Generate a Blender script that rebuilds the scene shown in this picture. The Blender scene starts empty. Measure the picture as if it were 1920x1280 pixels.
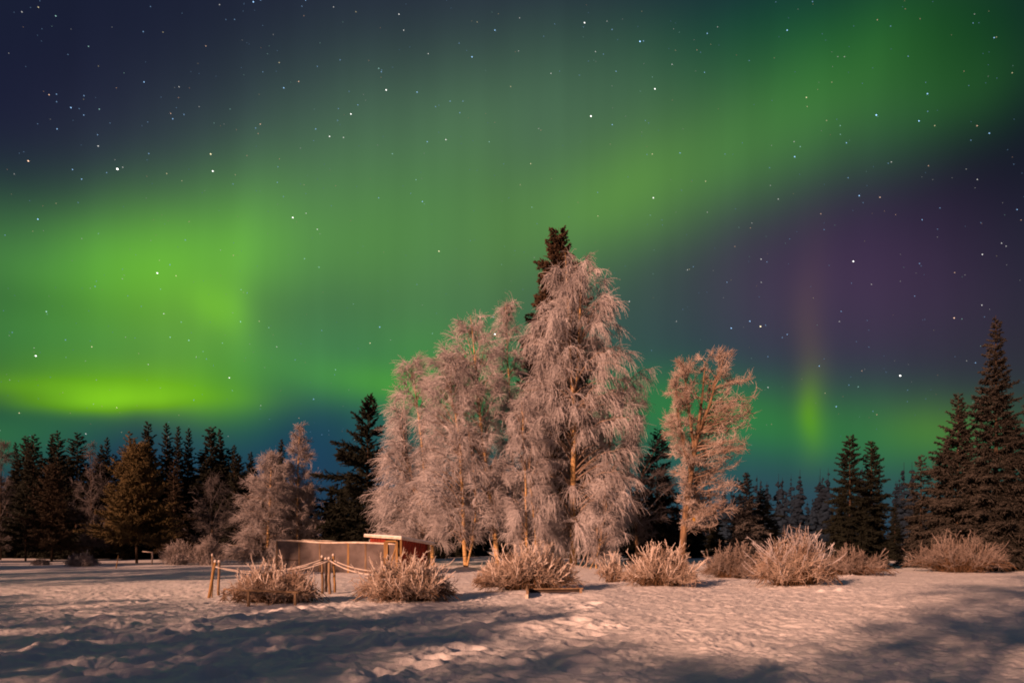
import bpy, math, random
import numpy as np
from mathutils import Vector, Matrix

# ------------------------------------------------------------------ camera, sky, light, exposure
scene = bpy.context.scene
col = scene.collection
F = 1280.0            # focal length in pixels of the 1920 wide photograph (24 mm lens)
EYE, HOR = 1.6, 1014.0

cam_data = bpy.data.cameras.new("camera")
cam = bpy.data.objects.new("camera", cam_data)
col.objects.link(cam)
cam.location = (0, 0, EYE)
cam.rotation_euler = (math.radians(90), 0, 0)
cam_data.lens = 24.0
cam_data.sensor_width = 36.0
cam_data.shift_y = (HOR - 640) / 1920.0
cam_data.clip_start = 0.1
cam_data.clip_end = 9000
scene.camera = cam

scene.view_settings.view_transform = 'Standard'
scene.view_settings.look = 'None'
scene.view_settings.gamma = 1.0
scene.view_settings.exposure = 1.0
scene.cycles.use_denoising = True
scene.cycles.denoiser = 'OPENIMAGEDENOISE'
scene.cycles.denoising_input_passes = 'RGB_ALBEDO_NORMAL'
scene.cycles.denoising_prefilter = 'ACCURATE'
scene.cycles.max_bounces = 5
scene.cycles.diffuse_bounces = 2
scene.cycles.transparent_max_bounces = 12
scene.cycles.filter_width = 1.9

SUN_AZ = math.radians(40)      # the light travels away from the camera, 40 degrees to the right
SUN_EL = math.radians(17)
sun_dir = Vector((math.sin(SUN_AZ) * math.cos(SUN_EL), math.cos(SUN_AZ) * math.cos(SUN_EL), -math.sin(SUN_EL)))
sd = bpy.data.lights.new("low_sun", 'SUN')
sd.energy = 3.6
sd.color = (1.0, 0.49, 0.30)
sd.angle = math.radians(0.7)
sun = bpy.data.objects.new("low_sun", sd)
sun.rotation_euler = sun_dir.to_track_quat('-Z', 'Y').to_euler()
sun.location = (-20, -25, 15)
col.objects.link(sun)

BASE=[0.0150, 0.0240, 0.0415]
BLOBS=[
(0.3519,0.6055,0.30,0.15,0,-0.006,-0.026,-0.008),
(-0.5329,0.1784,0.070,0.013,0.04,0.05,0.11,-0.03),
(-0.6076,0.2834,0.10,0.025,0,-0.012,-0.045,-0.004),
(0.6232,0.4094,0.24,0.22,0,-0.004,-0.007,-0.010),
(-0.3415,0.3998,0.045,0.085,0,0.010,0.032,0.001),
(0.0,1.5,6.0,0.55,0,0.040,0.034,0.040),  # glow overhead outside the view, added to lift the shade on the snow
(-0.385,0.335,0.022,0.075,0,0.02,0.06,0),
(-0.5742,0.1854,0.1566,0.0142,0.023,0.0556,0.1404,-0.0174),
(-0.5535,0.1705,0.0717,0.0101,0.0788,0.0656,0.1713,-0.0315),
(-0.5031,0.1947,0.1350,0.0300,0.0019,0.0800,0.222,-0.0330),
(-0.4504,0.2625,0.1022,0.1085,-0.25,0.0446,0.0523,-0.0086),
(-0.3973,0.197,0.0729,0.0691,-0.2068,0.01,0.0855,-0.0222),
(-0.4006,0.2996,0.0349,0.0299,-0.1985,0.0495,0.1536,-0.0081),
(-0.5764,0.3225,0.2169,0.0664,0.1483,0.0444,0.1745,0.0165),
(-0.469,0.2446,0.3012,0.0519,0.0819,0.0376,0.1606,0.0123),
(-0.4594,0.3537,0.1464,0.0713,0.45,0.0443,0.214,-0.0274),
(-0.2713,0.4274,0.3487,0.1565,0.1914,0.0807,0.0957,0.1226),
(-0.2016,0.4265,0.2133,0.1092,0.2482,0.0107,0.1331,-0.06),
(-0.1198,0.2195,0.1119,0.1015,0.1491,0.0139,0.0863,-0.0209),
(-0.21,0.2188,0.1142,0.0282,-0.1031,0.0305,0.1443,-0.0191),
(-0.0131,0.3909,0.0703,0.1592,0.25,0.003,0.0097,-0.0104),
(0.144,0.4611,0.1582,0.0716,0.247,0.0617,0.193,-0.008),
(0.4051,0.5233,0.1685,0.0692,0.2907,0.0325,0.1403,0.006),
(0.563,0.4941,0.1049,0.0499,0.15,0.011,0.0608,0.005),
(0.3735,0.604,0.2461,0.0771,-0.1198,-0.0291,-0.0139,-0.0189),
(0.6284,0.4812,0.123,0.2342,0.25,-0.0088,-0.0115,-0.0209),
(0.4118,0.170,0.0165,0.0450,-0.03,0.0449,0.1243,-0.0291),
(0.4135,0.245,0.0220,0.1050,-0.03,0.0300,0.0150,-0.0009),
(0.4363,0.3294,0.2046,0.1095,-0.25,0.0362,0.0037,0.027),
(0.086,0.15,0.2109,0.0556,-0.25,0.0047,0.0475,-0.0174),
(0.5579,0.1413,0.0586,0.0318,-0.0957,0.0321,0.072,-0.0105),
(0.7892,0.1371,0.3712,0.1103,-0.25,0.0076,-0.0109,-0.0311),
(-0.0332,0.3288,0.2756,0.1064,-0.0455,0.0276,0.0706,0.0073),
(0.2919,0.0664,0.7,0.2164,-0.0485,-0.001,0.0235,0.0445),
(-0.4115,0.1212,0.3757,0.1198,0.2351,0.0081,0.0281,0.0557),
(0.1425,0.5812,0.3527,0.0767,0.0715,0.0334,0.0915,0.0191),
(0.3257,0.1687,0.3222,0.0518,-0.1967,0.0085,0.1297,-0.0293),
(-0.6636,0.1204,0.1212,0.0353,0.25,0.0202,0.1126,-0.0043),
(-0.4238,0.3455,0.3886,0.2908,0.25,-0.0402,-0.06,-0.06)]


def build_world():
    w = bpy.data.worlds.new("World")
    scene.world = w
    w.use_nodes = True
    nt = w.node_tree
    nt.nodes.clear()
    N = nt.nodes.new
    L = nt.links.new
    def math_n(op, a, b=None, c=None):
        n = N('ShaderNodeMath'); n.operation = op
        for i, v in enumerate((a, b, c)):
            if v is None: continue
            if isinstance(v, (int, float)): n.inputs[i].default_value = v
            else: L(v, n.inputs[i])
        return n.outputs[0]
    tc = N('ShaderNodeTexCoord')
    sep = N('ShaderNodeSeparateXYZ'); L(tc.outputs['Generated'], sep.inputs[0])
    az = math_n('ARCTAN2', sep.outputs[0], sep.outputs[1])
    el = math_n('ARCSINE', sep.outputs[2])
    # slow billowing of the light curtains: azimuth and elevation are pushed about by noise
    comb0 = N('ShaderNodeCombineXYZ'); L(az, comb0.inputs[0]); L(el, comb0.inputs[1])
    nz = N('ShaderNodeTexNoise'); nz.inputs['Scale'].default_value = 5.0; nz.inputs['Detail'].default_value = 2.0
    L(comb0.outputs[0], nz.inputs['Vector'])
    off = N('ShaderNodeVectorMath'); off.operation = 'MULTIPLY_ADD'
    L(nz.outputs['Color'], off.inputs[0])
    off.inputs[1].default_value = (0.05, 0.028, 0); off.inputs[2].default_value = (-0.025, -0.014, 0)
    crd = N('ShaderNodeVectorMath'); crd.operation = 'ADD'
    L(comb0.outputs[0], crd.inputs[0]); L(off.outputs[0], crd.inputs[1])
    acc = None
    for (a, e, sx, sy, t, r, g, b) in BLOBS:
        mp = N('ShaderNodeMapping'); mp.vector_type = 'TEXTURE'
        mp.inputs['Location'].default_value = (a, e, 0)
        mp.inputs['Rotation'].default_value = (0, 0, t)
        mp.inputs['Scale'].default_value = (sx, sy, 1)
        L(crd.outputs[0], mp.inputs['Vector'])
        d = N('ShaderNodeVectorMath'); d.operation = 'DOT_PRODUCT'
        L(mp.outputs[0], d.inputs[0]); L(mp.outputs[0], d.inputs[1])
        p = math_n('POWER', 0.36788, d.outputs['Value'])
        m = N('ShaderNodeVectorMath'); m.operation = 'MULTIPLY_ADD'
        L(p, m.inputs[0]); m.inputs[1].default_value = (r, g, b)
        if acc is None: m.inputs[2].default_value = BASE
        else: L(acc, m.inputs[2])
        acc = m.outputs[0]
    # faint upright rays in the curtains
    ray_c = N('ShaderNodeCombineXYZ'); L(math_n('MULTIPLY', az, 17.0), ray_c.inputs[0]); L(math_n('MULTIPLY', el, 1.2), ray_c.inputs[1])
    rn = N('ShaderNodeTexNoise'); rn.inputs['Scale'].default_value = 1.0; rn.inputs['Detail'].default_value = 2.0
    L(ray_c.outputs[0], rn.inputs['Vector'])
    rm = math_n("MULTIPLY_ADD", rn.outputs["Fac"], 0.28, 0.86)
    mul = N('ShaderNodeVectorMath'); mul.operation = 'MULTIPLY'; L(acc, mul.inputs[0]); L(rm, mul.inputs[1])
    mx = N('ShaderNodeVectorMath'); mx.operation = 'MAXIMUM'; L(mul.outputs[0], mx.inputs[0]); mx.inputs[1].default_value = (0.004, 0.006, 0.01)
    bg = N('ShaderNodeBackground'); L(mx.outputs[0], bg.inputs['Color']); bg.inputs['Strength'].default_value = 0.5
    # night remnant of the ordinary sky: the sun (here the low moon) at the lamp's direction
    sk = N('ShaderNodeTexSky'); sk.sky_type = 'NISHITA'; sk.sun_disc = False
    sk.sun_elevation = SUN_EL; sk.sun_rotation = SUN_AZ + math.pi
    bg2 = N('ShaderNodeBackground'); L(sk.outputs[0], bg2.inputs['Color']); bg2.inputs['Strength'].default_value = 0.0008
    add = N('ShaderNodeAddShader'); L(bg.outputs[0], add.inputs[0]); L(bg2.outputs[0], add.inputs[1])
    out = N('ShaderNodeOutputWorld'); L(add.outputs[0], out.inputs['Surface'])
build_world()

# ------------------------------------------------------------------ helpers
def wx(px, d): return (px - 960.0) / F * d
def wz(py, d): return EYE + (HOR - py) / F * d
def at(px, py, d): return np.array((wx(px, d), d, wz(py, d)))

_r = np.random.RandomState(7)
_perm = _r.permutation(256); _perm = np.concatenate([_perm, _perm, _perm])
_ga = _r.rand(256) * 2 * np.pi
_gx, _gy = np.cos(_ga), np.sin(_ga)
def perlin(x, y):
    x = np.asarray(x, float); y = np.asarray(y, float)
    xi = np.floor(x).astype(int); yi = np.floor(y).astype(int)
    xf = x - xi; yf = y - yi
    xi &= 255; yi &= 255
    u = xf * xf * xf * (xf * (xf * 6 - 15) + 10); v = yf * yf * yf * (yf * (yf * 6 - 15) + 10)
    def g(ix, iy, dx, dy):
        h = _perm[_perm[ix] + iy]
        return _gx[h] * dx + _gy[h] * dy
    a = g(xi, yi, xf, yf); b = g(xi + 1, yi, xf - 1, yf)
    c = g(xi, yi + 1, xf, yf - 1); d = g(xi + 1, yi + 1, xf - 1, yf - 1)
    return (a + u * (b - a)) * (1 - v) + (c + u * (d - c)) * v

def gz(x, y):
    """the broad lie of the snow field"""
    x = np.asarray(x, float); y = np.asarray(y, float)
    return 0.10 * perlin(x / 8.0 + 3.3, y / 8.0 + 1.7) + 0.05 * perlin(x / 3.1, y / 3.1 + 9.1)

def nrm(v):
    return v / np.maximum(np.linalg.norm(v, axis=-1, keepdims=True), 1e-9)

class MB:
    """collects tubes, boxes and prisms; build() links them as ONE mesh object"""
    def __init__(self):
        self.v = []; self.q = []; self.polys = []; self.n = 0
    def tubes(self, P, R, sides=3, rng=None, cap=False):
        P = np.asarray(P, float); R = np.asarray(R, float)
        if P.ndim == 2: P = P[None]; R = R[None]
        n, k, _ = P.shape
        T = nrm(np.gradient(P, axis=1))
        main = nrm(P[:, -1] - P[:, 0])
        ref = np.where(np.abs(main[:, 2:3]) > 0.75, np.array([[1.0, 0.13, 0]]), np.array([[0.1, 0.05, 1.0]]))
        U = nrm(np.cross(T, ref[:, None, :])); W = np.cross(T, U)
        a = np.arange(sides) / sides * 2 * np.pi
        V = P[:, :, None, :] + R[:, :, None, None] * (np.cos(a)[:, None] * U[:, :, None, :] + np.sin(a)[:, None] * W[:, :, None, :])
        idx = np.arange(n * k * sides).reshape(n, k, sides) + self.n
        nx = np.roll(idx, -1, axis=2)
        q = np.stack([idx[:, :-1], nx[:, :-1], nx[:, 1:], idx[:, 1:]], axis=-1).reshape(-1, 4)
        self.v.append(V.reshape(-1, 3)); self.q.append(q); self.n += n * k * sides
        if cap:
            for i in range(n):
                self.polys.append(idx[i, 0][::-1].tolist()); self.polys.append(idx[i, -1].tolist())
    def box(self, c, s, rot=None, bev=0.0):
        """box centred at c, size s, optional 3x3 rotation, chamfered along its long edges"""
        hx, hy, hz = np.array(s) / 2.0
        b = min(bev, hx * .6, hy * .6, hz * .6)
        if b <= 0:
            p = np.array([(x, y, z) for z in (-hz, hz) for x, y in ((-hx, -hy), (hx, -hy), (hx, hy), (-hx, hy))])
            polys = [(3, 2, 1, 0), (4, 5, 6, 7)] + [(i, (i + 1) % 4, 4 + (i + 1) % 4, 4 + i) for i in range(4)]
        else:
            ring = lambda z, i: [(x, y, z) for x, y in ((-hx + i + b, -hy + i), (hx - i - b, -hy + i), (hx - i, -hy + i + b), (hx - i, hy - i - b),
                                                        (hx - i - b, hy - i), (-hx + i + b, hy - i), (-hx + i, hy - i - b), (-hx + i, -hy + i + b))]
            p = np.array(ring(-hz, b * .7) + ring(-hz + b, 0) + ring(hz - b, 0) + ring(hz, b * .7))
            polys = [tuple(range(7, -1, -1)), tuple(range(24, 32))]
            for r in range(3):
                polys += [(r * 8 + i, r * 8 + (i + 1) % 8, r * 8 + 8 + (i + 1) % 8, r * 8 + 8 + i) for i in range(8)]
        if rot is not None: p = p @ np.asarray(rot).T
        p = p + np.asarray(c)
        self.v.append(p); self.polys += [[i + self.n for i in f] for f in polys]; self.n += len(p)
    def beam(self, a, b, w, h, bev=0.006):
        """a squared board from a to b, w across, h upright"""
        a = np.asarray(a, float); b = np.asarray(b, float)
        t = b - a; l = np.linalg.norm(t); t = t / l
        up = np.array((0, 0, 1.0)) if abs(t[2]) < .9 else np.array((0, 1.0, 0))
        s = nrm(np.cross(up, t)); u = np.cross(t, s)
        self.box((a + b) / 2, (l, w, h), np.stack([t, s, u], axis=1), bev)
    def build(self, name, mat, parent=None, smooth=True):
        V = np.concatenate(self.v)
        Q = np.concatenate(self.q) if self.q else np.zeros((0, 4), int)
        me = bpy.data.meshes.new(name)
        me.vertices.add(len(V)); me.vertices.foreach_set('co', V.astype(np.float32).ravel())
        loops = Q.ravel().tolist() if False else Q.ravel()
        starts = np.arange(len(Q)) * 4
        if self.polys:
            extra = np.array([i for f in self.polys for i in f], int)
            ln = np.array([len(f) for f in self.polys])
            st = len(loops) + np.concatenate([[0], np.cumsum(ln)[:-1]])
            loops = np.concatenate([loops, extra]); starts = np.concatenate([starts, st])
        me.loops.add(len(loops)); me.loops.foreach_set('vertex_index', loops.astype(np.int32))
        me.polygons.add(len(starts)); me.polygons.foreach_set('loop_start', starts.astype(np.int32))
        me.update(calc_edges=True); me.validate()
        sm = np.zeros(len(me.polygons), bool); sm[:len(Q)] = smooth
        me.polygons.foreach_set('use_smooth', sm)
        me.materials.append(mat)
        o = bpy.data.objects.new(name, me)
        col.objects.link(o)
        if parent is not None: o.parent = parent
        return o

def tag(o, label=None, cat=None, group=None, kind=None):
    if label: o['label'] = label
    if cat: o['category'] = cat
    if group: o['group'] = group
    if kind: o['kind'] = kind
    return o

def empty(name, loc, label, cat, group=None):
    o = bpy.data.objects.new(name, None)
    o.empty_display_size = 0.3
    o.location = [float(c) for c in loc]
    col.objects.link(o)
    return tag(o, label, cat, group)

def copy_tree(o, loc, label, rz=0.0, s=1.0, sz=None, group=None):
    c = o.copy(); col.objects.link(c)
    c.location = [float(q) for q in loc]; c.rotation_euler = (0, 0, rz); c.scale = (s, s, sz or s)
    c['label'] = label
    if group: c['group'] = group
    for ch in list(o.children):
        k = ch.copy(); col.objects.link(k); k.parent = c
        for g in list(ch.children):
            j = g.copy(); col.objects.link(j); j.parent = k
    return c

def bez(A, C, T, k):
    t = np.linspace(0, 1, k)[None, :, None]
    return (1 - t) ** 2 * A[:, None] + 2 * t * (1 - t) * C[:, None] + t * t * T[:, None]

def along(P, i, t):
    """points and tangents on polylines P[i] at parameters t"""
    k = P.shape[1] - 1
    f = np.clip(t, 0, .9999) * k; j = f.astype(int); f = (f - j)[:, None]
    a = P[i, j]; b = P[i, j + 1]
    return a + (b - a) * f, nrm(b - a)

def grow(rng, S, D, L, k, droop, wob):
    P = [S]; d = nrm(D)
    for s in range(k):
        d = nrm(d + wob * rng.randn(*d.shape) + np.array((0, 0, -1.0)) * (np.asarray(droop).reshape(-1, 1) if np.ndim(droop) else droop) / k)
        S = S + d * (np.asarray(L) / k)[:, None]
        P.append(S)
    return np.stack(P, 1)

def taper(n, k, r0, r1, jit=None):
    t = np.linspace(0, 1, k)[None]
    r0 = np.broadcast_to(r0, (n,))[:, None]; r1 = np.broadcast_to(r1, (n,))[:, None]
    return r0 * (1 - t) + r1 * t

# ------------------------------------------------------------------ materials
def material(name, base, rough=0.8, var=0.25, scale=3.0, second=None, bump=0.0, bump_scale=20.0, stretch=(1, 1, 1), spec=0.25):
    m = bpy.data.materials.new(name); m.use_nodes = True
    nt = m.node_tree; N = nt.nodes.new; L = nt.links.new
    b = nt.nodes['Principled BSDF']
    b.inputs['Roughness'].default_value = rough
    b.inputs['Specular IOR Level'].default_value = spec
    tc = N('ShaderNodeTexCoord'); mp = N('ShaderNodeMapping'); mp.inputs['Scale'].default_value = stretch
    L(tc.outputs['Object'], mp.inputs[0])
    nz = N('ShaderNodeTexNoise'); nz.inputs['Scale'].default_value = scale; nz.inputs['Detail'].default_value = 4
    L(mp.outputs[0], nz.inputs['Vector'])
    rp = N('ShaderNodeValToRGB'); L(nz.outputs['Fac'], rp.inputs[0])
    sec = second or [c * (1 - var) for c in base]
    rp.color_ramp.elements[0].position = .35; rp.color_ramp.elements[1].position = .65
    rp.color_ramp.elements[0].color = (*sec, 1); rp.color_ramp.elements[1].color = (*base, 1)
    L(rp.outputs[0], b.inputs['Base Color'])
    if bump:
        n2 = N('ShaderNodeTexNoise'); n2.inputs['Scale'].default_value = bump_scale; n2.inputs['Detail'].default_value = 5
        L(mp.outputs[0], n2.inputs['Vector'])
        bp = N('ShaderNodeBump'); bp.inputs['Strength'].default_value = bump; bp.inputs['Distance'].default_value = .02
        L(n2.outputs['Fac'], bp.inputs['Height']); L(bp.outputs[0], b.inputs['Normal'])
    m['rgb'] = base
    return m

def frosted(m, amount=.5, frost=(.6, .58, .58), lo=.1, hi=.6):
    """frost lying on the faces that look up"""
    nt = m.node_tree; N = nt.nodes.new; L = nt.links.new
    b = nt.nodes['Principled BSDF']
    src = b.inputs['Base Color'].links[0].from_socket
    geo = N('ShaderNodeNewGeometry'); sp = N('ShaderNodeSeparateXYZ'); L(geo.outputs['Normal'], sp.inputs[0])
    mr = N('ShaderNodeMapRange'); mr.inputs[1].default_value = lo; mr.inputs[2].default_value = hi; mr.inputs[4].default_value = amount
    L(sp.outputs[2], mr.inputs[0])
    mix = N('ShaderNodeMix'); mix.data_type = 'RGBA'
    L(mr.outputs[0], mix.inputs[0]); L(src, mix.inputs[6]); mix.inputs[7].default_value = (*frost, 1)
    L(mix.outputs[2], b.inputs['Base Color'])
    return m

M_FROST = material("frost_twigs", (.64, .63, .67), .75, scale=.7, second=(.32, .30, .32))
M_FROST_DIM = material("dim_frost_twigs", (.44, .42, .44), .8, scale=.8, second=(.24, .22, .23))  # dimmer copy of the frost colour, standing in for weaker light
M_FROST_TAN = material("tan_frost_twigs", (.55, .50, .48), .75, scale=.9, second=(.27, .20, .165))
M_LIMB = material("half_frosted_limbs", (.34, .26, .21), .8, scale=1.5, second=(.12, .08, .055))
M_SHRUB = material("frosted_shrub_twigs", (.36, .33, .34), .8, scale=1.5, second=(.2, .175, .17))
M_FROST_GREY = material("frost_twigs_grey", (.15, .14, .15), .8, scale=.8, second=(.07, .065, .07))  # frost colour darkened to stand in for the weak light at the forest edge
M_FROST_BROWN = material("frost_on_brown_twigs", (.56, .50, .47), .75, scale=.9, second=(.27, .20, .165))
M_TWIG = material("frosted_bush_twigs", (.54, .45, .39), .8, scale=2.0, second=(.27, .19, .145))
M_FROST_DULL = material("dull_frost_twigs", (.33, .28, .26), .8, scale=1.5, second=(.17, .13, .11))  # darker, browner version of the bush twig colour
M_SHOOT = material("frosted_shoots", (.80, .74, .70), .7, scale=2.5, second=(.56, .47, .42))
M_STEM = material("bush_stems", (.17, .10, .055), .85, scale=6, second=(.07, .04, .022))
M_BARK = material("brown_bark", (.26, .17, .10), .9, scale=9, second=(.07, .045, .03), bump=.9, stretch=(1, 1, .25))
M_DARKBARK = material("dark_spruce_bark", (.07, .045, .03), .9, scale=7, second=(.035, .025, .018), bump=.4, stretch=(1, 1, .3))
M_BIRCH = material("birch_bark", (.50, .33, .15), .8, scale=5, second=(.08, .05, .03), bump=.3, stretch=(1, 1, 3.5))
M_BIRCH.node_tree.nodes['Color Ramp'].color_ramp.elements[0].position = .38
M_BIRCH.node_tree.nodes['Color Ramp'].color_ramp.elements[1].position = .46
M_NEEDLE = material("dark_needles", (.012, .015, .009), .8, scale=1.5, second=(.006, .008, .005))  # needle colour darkened in place of the light's falloff with distance
M_NEEDLE_FROST = frosted(material("frosted_needles", (.020, .019, .016), .85, scale=.8, second=(.009, .010, .008)), .12, (.5, .45, .42))
M_NEEDLE_BROWN = material("brown_needles", (.075, .045, .026), .8, scale=1.5, second=(.035, .024, .015))
M_NEEDLE_DIM = material("dim_brown_needles", (.042, .030, .018), .8, scale=1.5, second=(.02, .015, .01))  # dimmer copy of the brown needles, weaker light put into the colour
M_NEEDLE_PINE = material("pine_needles", (.13, .098, .042), .8, scale=1.0, second=(.06, .047, .02))
M_FAR = material("far_forest_needles", (.010, .024, .046), .9, scale=.15, second=(.005, .012, .024))  # dark blue painted in, as if warm light did not reach this far
M_WOOD = material("weathered_wood", (.30, .21, .135), .8, scale=9, second=(.14, .095, .06), bump=.3, stretch=(1, 1, .2))
M_WOOD_YEL = material("yellow_timber", (.36, .22, .09), .75, scale=9, second=(.20, .12, .05), stretch=(1, 1, .2))
M_WOOD_DARK = material("dark_wood", (.07, .05, .04), .8, scale=9, second=(.04, .03, .025))  # darker version of the wood colour
M_RED = material("red_barn_paint", (.26, .035, .018), .75, scale=5, second=(.17, .02, .012), stretch=(1, 1, .15))
M_ROPE = material("frosted_rope", (.74, .68, .64), .8, scale=30, second=(.55, .48, .44))
M_ROOF = material("snowy_roof_edge", (.72, .66, .60), .75, scale=4, second=(.52, .43, .36))
M_YEL = material("yellow_plastic", (.40, .23, .03), .5, scale=5, second=(.3, .17, .02))
M_NET = material("frosted_netting", (.17, .145, .145), .85, scale=1.6, second=(.10, .083, .083))
M_WALL = material("painted_house_wall", (.45, .30, .18), .7, scale=4, second=(.38, .25, .15))

def net_holes(m):
    nt = m.node_tree; N = nt.nodes.new; L = nt.links.new
    b = nt.nodes['Principled BSDF']; out = nt.nodes['Material Output']
    tr = N('ShaderNodeBsdfTransparent'); mx = N('ShaderNodeMixShader'); mx.inputs[0].default_value = .8
    L(tr.outputs[0], mx.inputs[1]); L(b.outputs[0], mx.inputs[2]); L(mx.outputs[0], out.inputs['Surface'])
net_holes(M_NET)

def snow_material():
    m = material("snow", (.80, .82, .86), .65, scale=.35, second=(.74, .75, .78), spec=.3)
    nt = m.node_tree; N = nt.nodes.new; L = nt.links.new
    b = nt.nodes['Principled BSDF']
    geo = N('ShaderNodeNewGeometry')
    n1 = N('ShaderNodeTexNoise'); n1.inputs['Scale'].default_value = 9; n1.inputs['Detail'].default_value = 5; n1.inputs['Roughness'].default_value = .6
    L(geo.outputs['Position'], n1.inputs['Vector'])
    bp = N('ShaderNodeBump'); bp.inputs['Strength'].default_value = .55; bp.inputs['Distance'].default_value = .05
    L(n1.outputs['Fac'], bp.inputs['Height']); L(bp.outputs[0], b.inputs['Normal'])
    return m
M_SNOW = snow_material()

# ------------------------------------------------------------------ snow field: one sheet to the horizon
def build_ground():
    rng = np.random.RandomState(11)
    fine = np.linspace(-44, 44, 860)
    coarse = np.linspace(44, 316, 70)[1:-1]
    ang = np.radians(np.concatenate([fine, coarse]))
    rad = np.concatenate([[0.02, .6, 1.5, 2.6, 3.6, 4.4, 5.0], 5.0 * np.exp(np.linspace(0, math.log(55 / 5.0), 720))[1:],
                          55 * np.exp(np.linspace(0, math.log(3500 / 55.0), 60))[1:]])
    A, R = np.meshgrid(ang, rad)
    X = np.sin(A) * R; Y = np.cos(A) * R
    Z = gz(X, Y) * np.clip(1.6 - R / 80, 0, 1)
    near = np.clip(1.5 - R / 45, 0, 1)
    # trampled, lumpy snow on the left and near; wind-combed snow on the right
    lump = np.clip(.5 + (1.5 - X + .6 * perlin(X / 2, Y / 2) * 3) / 5, 0, 1) * np.clip(1.35 - np.abs(Y - 11) / 14, .15, 1)
    wxn = X + .5 * perlin(X / 1.1, Y / 1.1 + 20); wyn = Y + .5 * perlin(X / 1.1 + 40, Y / 1.1)
    ca, sa = math.cos(SUN_AZ), math.sin(SUN_AZ)
    rough = .045 * perlin(wxn / .9, wyn / .7) + .050 * perlin(wxn / .36 + 5, wyn / .30) + .040 * perlin(wxn / .18 + 9, wyn / .15) + .016 * perlin(wxn / .09 + 2, wyn / .08)
    al = (wxn * sa + wyn * ca); ac = (wxn * ca - wyn * sa)
    comb = .040 * perlin(ac / .6, al / .8 + 31) + .040 * perlin(ac / .24 + 8, al / .34) + .026 * perlin(ac / .12, al / .17) + .012 * perlin(ac / .07, al / .09)
    Z = Z + near * (lump * rough + (1 - lump) * comb * 1.15)
    Zf = Z.ravel(); Xf = X.ravel(); Yf = Y.ravel()
    # footprints, drifts
    def dent(cx, cy, rx, dep, rim):
        s = np.where((np.abs(Xf - cx) < .8) & (np.abs(Yf - cy) < .8))[0]
        r2 = ((Xf[s] - cx) ** 2 + (Yf[s] - cy) ** 2) / rx ** 2
        Zf[s] += -dep * np.exp(-r2) + rim * np.exp(-(np.sqrt(r2) - 1.5) ** 2 * 3)
    for (x0, y0, x1, y1, n) in ((-5.2, 8.2, -1.2, 14.0, 15), (-1.4, 8.0, .3, 15.5, 12), (-7.5, 9.5, -4.5, 16, 12), (1.0, 9.0, 1.8, 17, 12), (-3.3, 8.0, -6.5, 12.5, 10)):
        for i in range(n):
            t = i / (n - 1)
            dent(x0 + (x1 - x0) * t + rng.randn() * .12 + (.13 if i % 2 else -.13), y0 + (y1 - y0) * t + rng.randn() * .15, .15 + rng.rand() * .06, .10, .05)
    for i in range(120):
        dent(rng.uniform(-9, 2), rng.uniform(7.5, 15), rng.uniform(.10, .2), rng.uniform(-.07, .09), .02)
    # snow banked against the raised bed, and small heaps
    for (px, d, r, h) in ((1060, 18.6, .42, .10), (1105, 18.7, .35, .12), (1130, 18.9, .3, .09), (1575, 21.6, .2, .12), (1540, 21.5, .16, .10), (760, 17.6, 1.2, .06), (500, 17.6, 1.2, .05), (990, 20.6, 1.3, .06), (1245, 23.2, 1.2, .07), (1502, 23.4, 1.4, .08), (1380, 28.2, 1.2, .07), (1612, 30.6, 1.5, .08),
                           (1075, 42.2, .7, .12), (872, 40.2, .6, .10), (933, 40.8, .5, .10), (1277, 36.7, .6, .12), (1110, 14.0, .5, .07), (1010, 12.5, .45, .08), (1230, 11.5, .6, .06), (700, 11.0, .4, .09), (610, 12.2, .5, .07), (420, 10.5, .5, .08)):
        r2 = ((Xf - wx(px, d)) ** 2 + (Yf - d) ** 2) / r ** 2
        Zf += h * np.exp(-r2)
    V = np.stack([Xf, Yf, Zf], -1)
    nr, na = X.shape
    idx = np.arange(nr * na).reshape(nr, na); nx = np.roll(idx, -1, axis=1)
    B = MB(); B.v.append(V); B.n = len(V)
    B.q.append(np.stack([idx[:-1], idx[1:], nx[1:], nx[:-1]], -1).reshape(-1, 4))
    B.polys.append(idx[0].tolist())
    o = B.build("snow_ground", M_SNOW)
    tag(o, "uneven trampled snow covering the open field", None, None, 'structure')
build_ground()

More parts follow.
